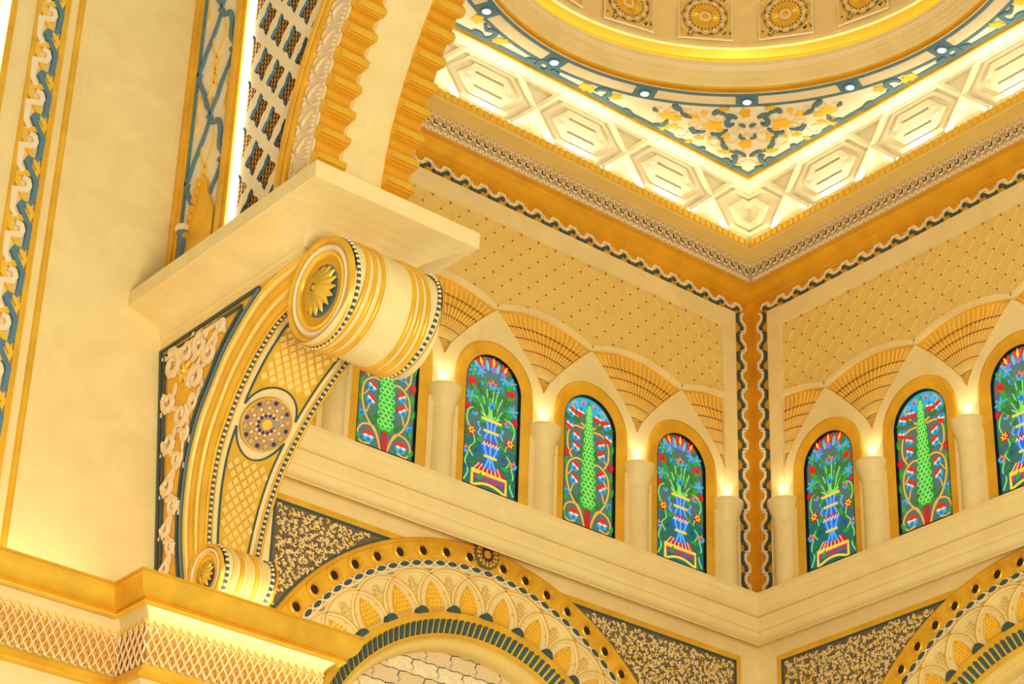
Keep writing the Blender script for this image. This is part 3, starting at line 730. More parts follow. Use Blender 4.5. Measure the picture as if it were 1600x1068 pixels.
mb = MB(); mb.grid(csec([(.24, -1.05), (.32, -1.12), (.36, -1.2), (.36, -1.9)])); obj('pier_face', mb, 'cream', lc)
fr = lambda a, b, w: (a, -w, b)
P, V = .104, .092
dm = MB(); dm.plate([(-.041, 0), (0, -.075), (.041, 0), (0, .075)], 0, .008, fr, 0); dm = dm.mesh('frieze_diamond', ['amber'])
tr = MB(); tr.plate([(-.030, .004), (.030, .004), (0, .058)], 0, .006, fr, 0); tr = tr.mesh('frieze_point', ['tan'])
zz = MB(); zz.ribbon([(-.052, 0), (0, .06), (.052, 0)], .015, -.02, .03, fr, 0); zz = zz.mesh('zigzag', ['gold_pale'])
def frieze(p0, p1, rot):
    p0, p1 = Vector(p0), Vector(p1); L = (p1-p0).length; n = max(1, round(L/P)); st = L/n; d = (p1-p0).normalized()
    out = Matrix.Rotation(rot, 3, 'Z') @ Vector((0, -1, 0))
    net = MB(); zb, zt = ZT-.855, ZT-.855+V*4.5; Hn = V*4.5
    def nf(a, b, w): q = p0+d*a+out*w; return (q.x, q.y, b)
    dx = st/2*Hn/V
    for i in range(-6, n+7):
        for sg in (1, -1):
            a0, a1 = i*st, i*st+sg*dx; z0, z1 = zb, zt
            def cut(a, z, b, y):
                if a < 0: t = (0-a)/(b-a); return (0, z+(y-z)*t)
                if a > L: t = (L-a)/(b-a); return (L, z+(y-z)*t)
                return (a, z)
            if (a0 < 0 and a1 <= 0) or (a0 > L and a1 >= L) or (a0 >= L and sg > 0) or (a0 <= 0 and sg < 0): continue
            q0, q1 = cut(a0, z0, a1, z1), cut(a1, z1, a0, z0); net.ribbon([q0, q1], .013, 0, .016, nf, ridge=.004)
    obj('net', net, 'ivory', lc, kind='stuff')
    for i in range(n*2+1):
        q = p0+(p1-p0)*(i*.5/n); rm = Matrix.Rotation(rot, 4, 'Z')
        for j in range(1, 5):
            if (i+j) % 2 == 0 and 0 < i < 2*n: link('frieze_diamond', dm, lc, Matrix.Translation((q.x, q.y, zb+V*j)) @ rm)
        if i % 2 == 0 and 0 < i < 2*n: link('frieze_point', tr, lc, Matrix.Translation((q.x, q.y, zb)) @ rm)
        if i % 2 == 1: link('zigzag', zz, lc, Matrix.Translation((q.x, q.y, zt)) @ rm)
r = .310
frieze((-12.9, YLc+r, 0), (XJ+r, YLc+r, 0), 0); frieze((XJ+r, YRc+r, 0), (XJ+r, YLc+r, 0), -pi/2); frieze((XJ+r, YRc+r, 0), (XR-r, YRc+r, 0), 0)
# added glowing strip under the forward bead, standing in for a spotlight's glow; light strip on the shelf behind the cornice
mb = MB(); mb.box(XJ+.2, XR-.2, YRc+.175, YRc+.195, ZT-.292, ZT-.284, lambda a, b, w: (a, b, w)); obj('light_strip', mb, 'bead_fill_glow', cat='light strip', label='thin added fill strip hidden under the gold bead below the console')
mb = MB(); mb.box(-13.0, -9.7, -.12, -.06, ZT-.02, ZT+.0, lambda a, b, w: (a, b, w)); obj('light_strip', mb, 'led_shelf', cat='light strip', label='light strip lying hidden on the cornice shelf by the plain wall')
mb = MB(); mb.box(-8.9, -7.4, -1.16, -1.12, ZT-.02, ZT+.0, lambda a, b, w: (a, b, w)); obj('light_strip', mb, 'led_shelf', cat='light strip', label='light strip lying hidden on the cornice shelf before the console')

# ================================================================== TRANSVERSE ARCH
AX0, AX1 = -9.172, -7.908; YC, ZC = -7.141, 14.96; AEND = 82
def AF(y, z, w): return (AX0-w, y, z)
def AR(y, z, w): return (AX1+w, y, z)
ar = thing('transverse_arch', (-8.54, .31, 14.85), 'wide gold and cream arch springing from the console slab, with pierced screen beside it', 'arch')
def apolar(R, a): return (YC+R*cos(radians(a)), ZC+R*sin(radians(a)))
def asweep(prof, name, mats, a0=-1.5, smooth=False):
    """prof: (x, R)"""
    mb = MB(); rows = []
    for i in range(61):
        a = a0+(AEND-a0)*i/60; rows.append([(x, *apolar(R, a)) for x, R in prof])
    mb.grid(rows); return obj(name, mb, mats, ar, smooth=smooth)
asweep([(AX0+.34, 4.62), (AX0+.36, 4.585), (AX1-.36, 4.585), (AX1-.34, 4.62)], 'soffit', 'cream')
asweep([(AX0+.36, 4.58), (AX0+.36, 4.64), (AX0, 4.64), (AX0, 4.70)], 'rim', 'gold_deep')
asweep([(AX1-.36, 4.58), (AX1-.36, 4.64), (AX1, 4.64), (AX1, 4.70)], 'rim', 'gold_deep')
asweep([(AX0, 4.60), (AX0-.012, 4.61), (AX0-.012, 5.05)], 'lace_ground', 'blush')
asweep([(AX0-.01, 5.03), (AX0-.05, 5.035), (AX0-.055, 5.09), (AX0-.035, 5.10), (AX0-.035, 5.13), (AX0-.06, 5.14), (AX0-.06, 5.23), (AX0-.02, 5.25), (AX0+.2, 5.25)], 'gold_band', 'gold')
asweep([(AX1, 4.575), (AX1+.01, 5.4)], 'rear_face', 'cream')
# gold blocks along both edges
bk = MB()
poly = [(-.066, -.06), (-.066, .04), (-.060, .062), (-.046, .062), (-.040, .10), (.028, .10), (.034, .062), (.050, .062), (.066, .035), (.066, -.06)]
n_ = len(poly)
v0 = [bk.vert((-.185, a, b)) for a, b in poly]; v1 = [bk.vert((.185, a, b)) for a, b in poly]
for i in range(n_-1): bk.face((v0[i], v0[i+1], v1[i+1], v1[i]))
bk.face(v0); bk.face(v1[::-1])
bk.box(-.19, .19, -.076, .076, -.06, .0, lambda a, b, w: (a, b, w)); bkm = bk.mesh('block', ['gold'])
# between two blocks the rim is hollowed into a scallop
sc = MB(); rows = []
for i in range(9):
    t = -1+2*i/8; rows.append([(-.18, t*.095, -.05+.075*abs(t)**2.4), (.18, t*.095, -.05+.075*abs(t)**2.4)])
sc.grid(rows); scm = sc.mesh('scallop', ['gold_deep'], smooth=True)
pal = MB(); I2 = lambda a, b, w: (a, b, w)
pal.ribbon(smooth_pts([(-.11, .05), (-.125, .14), (-.08, .24), (0, .31), (.08, .24), (.125, .14), (.11, .05)], 3), .026, 0, .022, I2, 0, ridge=.008)
for x, l in ((-.055, .10), (0, .15), (.055, .10)): pal.blob((x, .06+l*.5, 0), Vector((.02, 0, 0)), Vector((0, l*.5, 0)), Vector((0, 0, .026)), 8, 2)
pal.ribbon(smooth_pts([(-.14, .34), (-.10, .39), (-.03, .37)], 3), .03, 0, .018, I2, 0, ridge=.006); pal.ribbon(smooth_pts([(.14, .34), (.10, .39), (.03, .37)], 3), .03, 0, .018, I2, 0, ridge=.006)
pal.blob((0, .40, 0), Vector((.03, 0, 0)), Vector((0, .03, 0)), Vector((0, 0, .025)), 8, 2); palm = pal.mesh('palmette', ['blush', 'gold'])
def amat(x, R, a, flip=1):
    # local x across the arch, local y along the curve, local z towards the arch centre
    y, z = apolar(R, a); t = radians(a)
    return Matrix(((1, 0, 0, x), (0, -sin(t), -cos(t), y), (0, cos(t), -sin(t), z), (0, 0, 0, 1)))
def fmat(R, a):
    # on the arch face: local x along the curve, y outwards along the radius, z out of the face
    y, z = apolar(R, a); t = radians(a)
    return Matrix(((0, 0, -1, AX0-.012), (-sin(t), cos(t), 0, y), (cos(t), sin(t), 0, z), (0, 0, 0, 1)))
for i in range(20):
    a = 2.3+3.9*i
    if a > AEND: break
    link('block', bkm, ar, amat(AX0+.175, 4.56, a)); link('block', bkm, ar, amat(AX1-.175, 4.56, a+1.2))
    link('scallop', scm, ar, amat(AX0+.18, 4.573, a+1.95)); link('scallop', scm, ar, amat(AX1-.18, 4.573, a+3.15))
    link('palmette', palm, ar, fmat(4.60, a+1.95))
# pierced screen
scr_back = MB(); scr_back.plate([(-.9, 14.7)]+[apolar(5.2, -2+62*i/24) for i in range(25)]+[(-4.6, 20.2), (-.9, 20.2)], -.10, -.052, AF); sb = obj('honeycomb', scr_back, 'amber', ar)
hx = MB()
for i in range(60):
    for j in range(84):
        y = -.98-i*.062; z = 14.75+j*.062+(.031 if i % 2 else 0)
        if hypot(y-YC, z-ZC) < 5.15: continue
        if hypot(y-YC, z-ZC) > 7.6: continue
        hx.plate(ell(y, z, .023, .030, 6, 30), -.052, -.049, AF)
obj('cell_set', hx, 'shadow_hole', sb, kind='stuff')
DY, DZ = .285, .322
c0y, c0z = -1.345, 17.99
cells = []
for i in range(-2, 10):
    for j in range(-14, 10):
        if (i+j) % 2: continue
        cells.append((c0y-i*DY, c0z+j*DZ))
def serr(p, q, k=2):
    """serrated edge from p to q"""
    out = []; d = (q[0]-p[0], q[1]-p[1]); L = hypot(*d); nx, ny = -d[1]/L, d[0]/L
    return [p, (p[0]+d[0]*.30, p[1]+d[1]*.30), (p[0]+d[0]*.38+nx*.02, p[1]+d[1]*.38+ny*.02), (p[0]+d[0]*.62+nx*.02, p[1]+d[1]*.62+ny*.02), (p[0]+d[0]*.70, p[1]+d[1]*.70)]
hwid, hhei = .19, .245
for (cy, cz) in cells:
    if not (14.5 < cz < 19.9) or cy > -.7 or cy < -4.6 or hypot(cy-YC, cz-ZC) < 5.02: continue
    mb = MB(); inner = []
    tips = [(cy+hwid, cz), (cy, cz+hhei), (cy-hwid, cz), (cy, cz-hhei)]
    for k in range(4): inner += serr(tips[k], tips[(k+1) % 4])
    ot = [(cy+DY, cz), (cy, cz+DZ), (cy-DY, cz), (cy, cz-DZ)]; outer = []
    for k in range(4):
        p, q = ot[k], ot[(k+1) % 4]
        for f_ in (0, .30, .38, .62, .70): outer.append((p[0]+(q[0]-p[0])*f_, p[1]+(q[1]-p[1])*f_))
    n = len(inner); I_ = [mb.vert(AF(a, b, -.012)) for a, b in inner]; O_ = [mb.vert(AF(a, b, -.012)) for a, b in outer]; J_ = [mb.vert(AF(cy+(a-cy)*.97, cz+(b-cz)*.97, -.052)) for a, b in inner]
    for k in range(n):
        l = (k+1) % n; mb.face((I_[k], O_[k], O_[l], I_[l]), 0); mb.face((I_[k], I_[l], J_[l], J_[k]), 1)
    obj('screen_cell', mb, ['ivory', 'teal'], ar)
# frame strip with vines
mb = MB(); mb.box(-.70, .31, 14.86, 20.2, -.25, 0, AF); strip = obj('vine_strip', mb, 'ivory', ar)
for (y0, y1, w) in ((.095, .31, .04), (-.923, -.697, .04)):
    mb = MB(); mb.box(min(y0, y1), max(y0, y1), 14.86, 20.2, -.25, w, AF); mb.box((y0+y1)/2-.03, (y0+y1)/2+.03, 14.86, 20.2, w, w+.02, AF); obj('gold_strip', mb, 'gold', ar)
for y in (.08, -.685): 
    mb = MB(); mb.box(y-.014, y+.014, 14.86, 20.2, 0, .03, AF); obj('teal_line', mb, 'teal', strip)
def VF(a, b, w): return AF(max(-.69, min(.09, a)), b, w)
ym = -.30
for k in range(-1, 3):
    z = 17.13+1.555*k
    if z-1.56 < 14.9: continue
    for sg in (1, -1):
        e = ym+sg*.37
        mb = MB(); mb.ribbon(smooth_pts([(ym, z+.02), (ym+sg*.06, z-.1), (ym+sg*.20, z-.14), (ym+sg*.27, z-.30), (ym+sg*.28, z-.52), (ym+sg*.36, z-.66), (ym+sg*.385, z-.74)] if sg < 0 else [(ym, z+.02), (ym+.05, z-.16), (ym+.16, z-.36), (ym+.26, z-.52), (ym+.31, z-.66), (ym+.38, z-.76)], 4), lambda t: .035+.035*sin(pi*t), 0, .025, AF); obj('vine', mb, 'teal', strip)
        mb = MB(); mb.ribbon(smooth_pts([(e, z-.78), (ym+sg*.30, z-.95), (ym+sg*.18, z-1.15), (ym+sg*.11, z-1.33), (ym+sg*.03, z-1.44), (ym, z-1.53)], 4), lambda t: .035+.03*sin(pi*t), 0, .025, AF); obj('vine', mb, 'teal', strip)
        mb = MB(); mb.ribbon(smooth_pts([(ym+sg*.02, z-.9), (ym-sg*.05, z-.75), (ym+sg*.06, z-.62), (ym+sg*.13, z-.40), (ym+sg*.10, z-.2)], 4), .024, 0, .014, AF); obj('tendril', mb, 'gold_bright', strip)
        mb = MB(); mb.ribbon(smooth_pts([(ym+sg*.02, z-.9), (ym-sg*.04, z-1.0), (ym+sg*.05, z-1.1), (ym+sg*.12, z-1.22)], 4), .024, 0, .014, AF); obj('tendril', mb, 'gold_bright', strip)
        mb = MB(); mb.ribbon(smooth_pts([(ym+sg*.36, z+.5), (ym+sg*.27, z+.4), (ym+sg*.33, z+.25), (ym+sg*.28, z+.05), (ym+sg*.34, z-.05)], 4), .022, 0, .014, AF); obj('tendril', mb, 'gold_bright', strip)
    for dz, yy in ((0, ym), (.78, ym+.36), (.78, ym-.36)):
        mb = MB()
        for q in (-.05, .05): mb.plate(ell(yy+(.03 if q > 0 else -.03), z-dz+q*.5, .034, .034, 10), 0, .03, AF)
        obj('knot', mb, 'teal', strip)
    mb = MB(); mb.plate([(ym-.0, z+.30), (ym-.035, z+.14), (ym, z+.06), (ym+.035, z+.14)], 0, .018, AF); obj('bud', mb, 'gold', strip)
# scalloped gold gable and little colonette at the foot of the strip
gb = MB()
gp = [(-.10, 14.86), (-.08, 15.45)]
for k in range(7):
    t = k/6; gp += [(-.09-.20*t, 15.55+.60*t), (-.07-.21*t, 15.62+.60*t)]
gp += [(-.33, 16.32), (-.44, 16.16), (-.50, 15.98), (-.58, 15.82), (-.66, 15.68), (-.68, 14.86)]
gb.plate(gp, 0, .05, AF); gable = obj('gable', gb, 'gold', ar)
gb = MB()
for k in range(7):
    t = k/6; gb.blob(AF(-.10-.19*t, 15.58+.62*t, .05), Vector((0, .035, .03)), Vector((0, -.03, .05)), Vector((-.05, 0, 0)), 8, 2)
obj('gable_scallops', gb, 'gold_deep', gable)
cl = MB(); rows = []
for k in range(13):
    a = 2*pi*k/12; rows.append([AF(-.065+r*cos(a), z, .06+r*sin(a)) for r, z in ((.05, 14.86), (.05, 15.42), (.062, 15.43), (.05, 15.45), (.048, 15.56), (.075, 15.60), (.08, 15.63))])
cl.grid(rows); obj('colonette', cl, 'teal', ar, smooth=False)
cl = MB(); rows = []
for k in range(13):
    a = 2*pi*k/12; rows.append([AF(-.065+r*cos(a), z, .06+r*sin(a)) for r, z in ((.07, 15.62), (.11, 15.66), (.10, 15.70), (.0, 15.72))])
cl.grid(rows); obj('colonette_capital', cl, 'blush', ar)
mb = MB(); mb.box(-1.035, -.955, 14.86, 20.2, -.03, .03, AF); obj('light_strip', mb, 'led', cat='light strip', label='white light line beside the pierced screen of the arch')

# ================================================================== SLAB AND CONSOLE
sl = thing('impost_slab', (-8.52, .31, 14.271), 'plain cream stone slab with hollowed underside carrying the arch, on the console', 'slab')
def rect(o, of, z): return [(-9.147-o, .31, z), (-9.147-o, -2.496-of, z), (-7.949+o, -2.496-of, z), (-7.949+o, .31, z)]
mb = MB(); rows = [rect(0, 0, 14.271), rect(0, 0, 14.372), rect(.015, .03, 14.378)]
for i in range(9):
    t = i/8*pi/2; rows.append(rect(.015+.455*(1-cos(t)), .03+.82*(1-cos(t)), 14.384+.27*sin(t)))
rows += [rect(.477, .863, 14.66), rect(.477, .863, 14.847), ]
mb.grid(rows); mb.face([mb.vert(p) for p in rows[-1]]); mb.face([mb.vert(p) for p in rows[0]])
obj('slab_body', mb, 'cream', sl)

KT = .0955
def xl(z): return -9.147+KT*(14.271-z)
def xr(z): return -7.949-KT*(14.271-z)
def SF(y, z, w): return (xl(z)-w, y, z)
cn = thing('console', (-8.55, .31, 10.9), 'large gold and cream scroll console bracket under the stone slab', 'bracket')
Fp = smooth_pts([(-2.30, 13.80), (-2.253, 13.80), (-1.963, 13.730), (-1.741, 13.610), (-1.55, 13.485), (-1.293, 13.26), (-1.111, 13.048), (-.966, 12.848), (-.875, 12.699), (-.804, 12.532), (-.734, 12.28), (-.696, 12.031), (-.677, 11.777), (-.668, 11.55)], 5)
Gp = smooth_pts([(-2.86, 14.30), (-2.468, 14.28), (-2.053, 14.262), (-1.751, 14.187), (-1.445, 14.021), (-1.199, 13.852), (-1.014, 13.696), (-.767, 13.409), (-.556, 13.146), (-.399, 12.826), (-.317, 12.555), (-.253, 12.132), (-.251, 11.768), (-.286, 11.468), (-.33, 11.2), (-.40, 11.0)], 5)
def resample(pts, n):
    L = [0]
    for i in range(1, len(pts)): L.append(L[-1]+hypot(pts[i][0]-pts[i-1][0], pts[i][1]-pts[i-1][1]))
    out = []; k = 0
    for i in range(n+1):
        d = L[-1]*i/n
        while k < len(L)-2 and L[k+1] < d: k += 1
        t = (d-L[k])/max(1e-9, L[k+1]-L[k]); out.append((pts[k][0]+(pts[k+1][0]-pts[k][0])*t, pts[k][1]+(pts[k+1][1]-pts[k][1])*t))
    return out, L[-1]
NF = 60
FR, FL = resample(Fp, NF); GR, GL = resample(Gp, NF)
# core body: closed side outlines between wall, top and front profile
mb = MB(); prof = Fp+[(-.66, 11.3), (-.6, 11.0), (.31, 11.0), (.31, 14.271), (-2.6, 14.271), (-2.6, 13.7)]
a = [mb.vert((xl(z)+.004, y, z)) for y, z in prof]; b = [mb.vert((xr(z)-.004, y, z)) for y, z in prof]
mb.face(a, 1); mb.face(b[::-1], 1)
for i in range(len(prof)): j = (i+1) % len(prof); mb.face((a[i], a[j], b[j], b[i]), 0)
obj('core', mb, ['cream', 'gold'], cn)
# mouldings on the flank, following the curve
def flank(v0, v1, h, m_, nm, rnd_=True):
    mb = MB(); rows = []
    for i in range(NF+1):
        g_, f_ = GR[i], FR[i]; r = []
        for k in range(6):
            t = k/5; v = v0+(v1-v0)*t; y = g_[0]+(f_[0]-g_[0])*v; z = g_[1]+(f_[1]-g_[1])*v
            z = min(z, 14.30)
            r.append((xl(z)-(h*sin(pi*t) if rnd_ else (h if 0 < k < 5 else 0)), y, z))
        rows.append(r)
    mb.grid(rows); obj(nm, mb, m_, cn, smooth=rnd_)
flank(.0, .14, .03, 'gold_bright', 'flank_moulding'); flank(.15, .24, .045, 'gold_pale', 'flank_moulding'); flank(.24, .50, .03, 'gold', 'flank_moulding'); flank(.50, .62, .025, 'gold_bright', 'flank_moulding')
flank(.62, .71, .045, 'gold_pale', 'flank_moulding'); flank(.71, .97, .035, 'gold', 'flank_moulding')
def goff(d):
    out = []
    for i in range(len(GR)):
        p, q = GR[max(0, i-1)], GR[min(NF, i+1)]; dx, dy = q[0]-p[0], q[1]-p[1]; L = hypot(dx, dy); out.append((GR[i][0]+dy/L*-d*-1, GR[i][1]-dx/L*d*-1*-1))
    return out
def off(pts, d):
    out = []
    for i in range(len(pts)):
        p, q = pts[max(0, i-1)], pts[min(len(pts)-1, i+1)]; dx, dy = q[0]-p[0], q[1]-p[1]; L = hypot(dx, dy); out.append((pts[i][0]-dy/L*d, pts[i][1]+dx/L*d))
    return out
# side panel: teal double border, gold ground, blush carving
for d, wd_ in ((.035, .045), (.12, .035)):
    cur = [p for p in off(GR, d) if p[1] < 14.26-d*.9 and p[1] > 11.0]
    mb = MB(); mb.ribbon(cur, wd_, -.002, .022, SF); obj('teal_border', mb, 'teal_dark' if d > .1 else 'teal', cn)
    mb = MB(); e = .30-d*.95+.0; mb.ribbon([(e, 11.0), (e, 14.26-d*.9), (cur[0][0]+.0, 14.26-d*.9)], wd_*.8, -.002, .022, SF); obj('teal_border', mb, 'teal_dark', cn)
carve = MB()
def spiral(y, z, r, a0, d, turns=1.25, n=12): return [(y+r*(1-.75*i/n)*cos(a0+d*2*pi*turns*i/n), z+r*(1-.75*i/n)*sin(a0+d*2*pi*turns*i/n)) for i in range(n+1)]
spirals = [(.02, 13.97, .17, 1.2, 1), (-.28, 14.05, .12, .4, -1), (-.55, 14.0, .14, 2.0, -1), (-.95, 14.08, .08, 2.5, 1), (-.74, 13.84, .12, .6, -1), (-.46, 13.64, .15, -.5, 1), (.08, 13.55, .13, 1.0, -1), (-.44, 13.36, .10, 1.8, -1), (-.18, 13.30, .14, 2.6, 1), (.06, 13.05, .12, .3, -1), (-.26, 13.04, .09, 2.2, 1), (-.12, 12.80, .11, 2.9, 1), (.07, 12.55, .11, .2, -1), (-.05, 12.28, .11, 3.0, 1), (.09, 12.05, .09, .2, -1), (-.01, 11.82, .09, 3.0, 1), (.09, 11.6, .08, .1, -1), (.0, 11.42, .08, 3.0, 1), (.08, 11.22, .07, .2, -1)]
for i, (y, z, r, a0, d) in enumerate(spirals):
    mb = MB(); mb.ribbon(spiral(y, z, r, a0, d), lambda t: .10*(r/.14)*(1-.5*t), 0, .028, SF, ridge=.014); obj('scroll', mb, 'blush', cn)
    if i+1 < len(spirals):
        y2, z2, r2, b0, d2 = spirals[i+1]; p = (y+r*cos(a0), z+r*sin(a0)); q = (y2+r2*cos(b0), z2+r2*sin(b0)); m_ = ((p[0]+q[0])/2+.03*(-1)**i, (p[1]+q[1])/2)
        if abs(p[0]-q[0]) < .45: mb = MB(); mb.ribbon(smooth_pts([p, m_, q], 4), .05, 0, .022, SF, ridge=.01); obj('stalk', mb, 'blush', cn)
    for q_ in (-1, 1): mb = MB(); mb.plate(ell(y-.9*r*d*q_, z-.8*r*q_, .075, .032, 8, 40*d+25*q_), 0, .02, SF); obj('leaf', mb, 'blush', cn)
mb = MB()
for k in range(6):
    a = 2*pi*k/6+.3; mb.blob(SF(-.24+.075*cos(a), 13.80+.075*sin(a), .0), Vector((0, .07*cos(a), .07*sin(a))), Vector((0, -.028*sin(a), .028*cos(a))), Vector((-.04, 0, 0)), 8, 2)
mb.blob(SF(-.24, 13.80, .02), Vector((0, .03, 0)), Vector((0, 0, .03)), Vector((-.04, 0, 0)), 8, 2); obj('flower', mb, 'gold_bright', cn)

# scroll barrels
def barrel(yc, zc, R, prof, name, mats, mis=None, a0=0, a1=360, n=48, smooth=True):
    """prof: (s, r) across the console"""
    mb = MB(); rows = []
    for i in range(n+1):
        a = radians(a0+(a1-a0)*i/n); r_ = []
        for s_, r in prof:
            y = yc+r*cos(a); z = zc+r*sin(a); r_.append((xl(zc)+(xr(zc)-xl(zc))*s_-KT*(zc-z)*(1-2*s_)*-1*-1, y, z))
        rows.append(r_)
    mb.grid(rows, mis=mis); return obj(name, mb, mats, cn, smooth=smooth)
BY, BZ, BR = -2.86, 13.705, .578
barrel(BY, BZ, BR, [(.0, BR), (1.0, BR)], 'scroll_barrel', 'cream', n=64)
for s0 in (.13, .22, .315, .68, .765, .85):
    barrel(BY, BZ, BR, [(s0-.028, BR-.005)]+[(s0-.024*cos(pi*k/6), BR+.030*sin(pi*k/6)) for k in range(7)]+[(s0+.028, BR-.005)], 'gold_hoop', 'gold', n=64)
    barrel(BY, BZ, BR, [(s0+.026, BR-.004), (s0+.03, BR+.010), (s0+.055, BR+.010), (s0+.06, BR-.004)], 'cream_hoop', 'cream', n=64)
# end faces with rings
def disc_rings(side, yc, zc, specs, nm):
    sg = 1 if side == 0 else -1
    for r0, r1, h, m_ in specs:
        mb = MB(); rows = []
        for i in range(49):
            a = 2*pi*i/48; row = []
            for k in range(7):
                t = k/6; r = r0+(r1-r0)*t; hh = h*sin(pi*t) if h > 0 else h
                y = yc+r*cos(a); z = zc+r*sin(a); x = (xl(z)-.012-hh) if side == 0 else (xr(z)+.012+hh)
                row.append((x, y, z))
            rows.append(row)
        mb.grid(rows); obj(nm, mb, m_, cn, smooth=True)
for sd in (0, 1):
    disc_rings(sd, BY, BZ, [(.59, .50, .055, 'gold'), (.50, .43, .045, 'ivory'), (.43, .37, .04, 'gold_bright'), (.37, .285, .0, 'gold_deep'), (.285, .0, -.004, 'teal')], 'scroll_ring')
def rosette(yc, zc, R, n, nm):
    for k in range(n):
        a = 2*pi*k/n+.2; mb = MB(); d = Vector((-KT*0, cos(a), sin(a))); tn = Vector((0, -sin(a), cos(a)))
        c = Vector((xl(zc)-.02, yc, zc))+d*R*.58
        rows = []
        for i in range(7):
            t = i/6; wdt = R*.16*sin(pi*min(1, .1+.9*t**.85))+.002; up = (.095*(1-t)**.8+.012)*R/.28
            p = Vector((xl(zc)-.015, yc, zc))+d*(R*(.16+.84*t))
            rows.append([p-tn*wdt+Vector((-up*.5, 0, 0)), p-tn*wdt*.5+Vector((-up-.02, 0, 0)), p+Vector((-up, 0, 0)), p+tn*wdt*.5+Vector((-up-.02, 0, 0)), p+tn*wdt+Vector((-up*.5, 0, 0))])
        mb.grid(rows); obj('petal', mb, 'gold_bright', nm, smooth=True)
    mb = MB(); mb.blob((xl(zc)-.03, yc, zc), Vector((0, R*.2, 0)), Vector((0, 0, R*.2)), Vector((-.12*R/.28, 0, 0)), 12, 3); obj('boss', mb, 'gold', nm, smooth=True)
mb = MB(); mb.plate(ell(BY, BZ, .12, .12, 24), .0, .02, SF); fl = obj('rosette', mb, 'gold_deep', cn); rosette(BY, BZ, .275, 16, fl)
# small volute at the foot
VY, VZ, VR = -.75, 11.27, .315
barrel(VY, VZ, VR, [(0, VR), (1, VR)], 'foot_volute', 'cream', n=40)
for k in range(5):
    s0 = .2+.15*k
    barrel(VY, VZ, VR, [(s0-.05, VR-.006)]+[(s0-.045*cos(pi*q/6), VR+.03*sin(pi*q/6)) for q in range(7)]+[(s0+.05, VR-.006)], 'foot_flute', 'gold' if k % 2 else 'tan', n=40)
for sd in (0, 1):
    disc_rings(sd, VY, VZ, [(.33, .285, .04, 'gold'), (.285, .24, .04, 'ivory'), (.24, .19, .03, 'gold_bright'), (.19, .15, .0, 'gold'), (.15, .0, -.004, 'teal')], 'volute_ring')
mb = MB(); mb.plate(ell(VY, VZ, .06, .06, 16), 0, .02, SF); fl = obj('foot_rosette', mb, 'gold_deep', cn); rosette(VY, VZ, .145, 12, fl)

# front face: metric coordinates, a across from the centre line, b along the curve from the medallion
lens_ = [0]
for i in range(1, len(FR)): lens_.append(lens_[-1]+hypot(FR[i][0]-FR[i-1][0], FR[i][1]-FR[i-1][1]))
imed = min(range(len(FR)), key=lambda i: hypot(FR[i][0]+1.10, FR[i][1]-13.03)); LM = lens_[imed]
def fpt(b):
    d = min(max(LM-b, 0), lens_[-1]-1e-6); i = min(int(d/lens_[-1]*NF), NF-1); t = (d-lens_[i])/max(1e-9, lens_[i+1]-lens_[i])
    p, q = FR[i], FR[i+1]; y = p[0]+(q[0]-p[0])*t; z = p[1]+(q[1]-p[1])*t; dx, dy = q[0]-p[0], q[1]-p[1]; L = hypot(dx, dy)
    return y, z, dy/L, -dx/L
def hw(b): y, z, _, _ = fpt(b); return (xr(z)-xl(z))/2
def FF(a, b, w):
    y, z, ny, nz = fpt(b); return ((xl(z)+xr(z))/2+a, y+ny*w, z+nz*w)
bT, bB = LM, -(lens_[-1]-LM)
def panel(top):
    hwp = lambda b: hw(b)-.16
    cols_ = 20; rws = 18; b_end = (bT-.02) if top else (bB+.02)
    mb = MB(); grd = []
    for i in range(cols_+1):
        u = -1+2*i/cols_; a_ = u*.42
        r_ = .42; bs = sqrt(max(0, r_*r_-min(abs(u)*.40, .415)**2)); bs = max(bs, .10) if top else -max(bs, .10)
        grd.append([(u, bs+(b_end-bs)*j/rws) for j in range(rws+1)])
    mb.grid([[FF(u*hwp(b), b, .008) for u, b in g_] for g_ in grd]); p = obj('lozenge_panel', mb, 'gold', cn)
    mb = MB()
    edge = [grd[i][0] for i in range(cols_+1)]; el = [(u*hwp(b), b) for u, b in grd[0]]; er = [(u*hwp(b), b) for u, b in grd[-1]]; bt = [(u*hwp(b), b) for u, b in edge]
    for e in (el, er, bt): mb.ribbon(e, .018, 0, .02, FF)
    if not top: mb.ribbon([(g_[-1][0]*hwp(g_[-1][1]), g_[-1][1]) for g_ in grd], .018, 0, .02, FF)
    obj('panel_line', mb, 'teal_dark', p)
    Q = .112
    for i in range(-14, 15):
        for j in range(-2, 34):
            b = (j*.5)*Q*1.25; b = b if top else -b
            a_ = (i+.5*(j % 2))*Q
            if not ((.12 < b < bT-.04) if top else (bB+.05 < b < -.12)): continue
            if hypot(a_, b) < .49 or abs(a_) > hwp(b)-.045: continue
            mb = MB(); h = Q*.36; mb.plate([(a_-h, b), (a_, b-h*1.25), (a_+h, b), (a_, b+h*1.25)], .008, .026, FF); obj('lozenge', mb, 'gold_pale' if top else 'tan', p)
panel(True); panel(False)
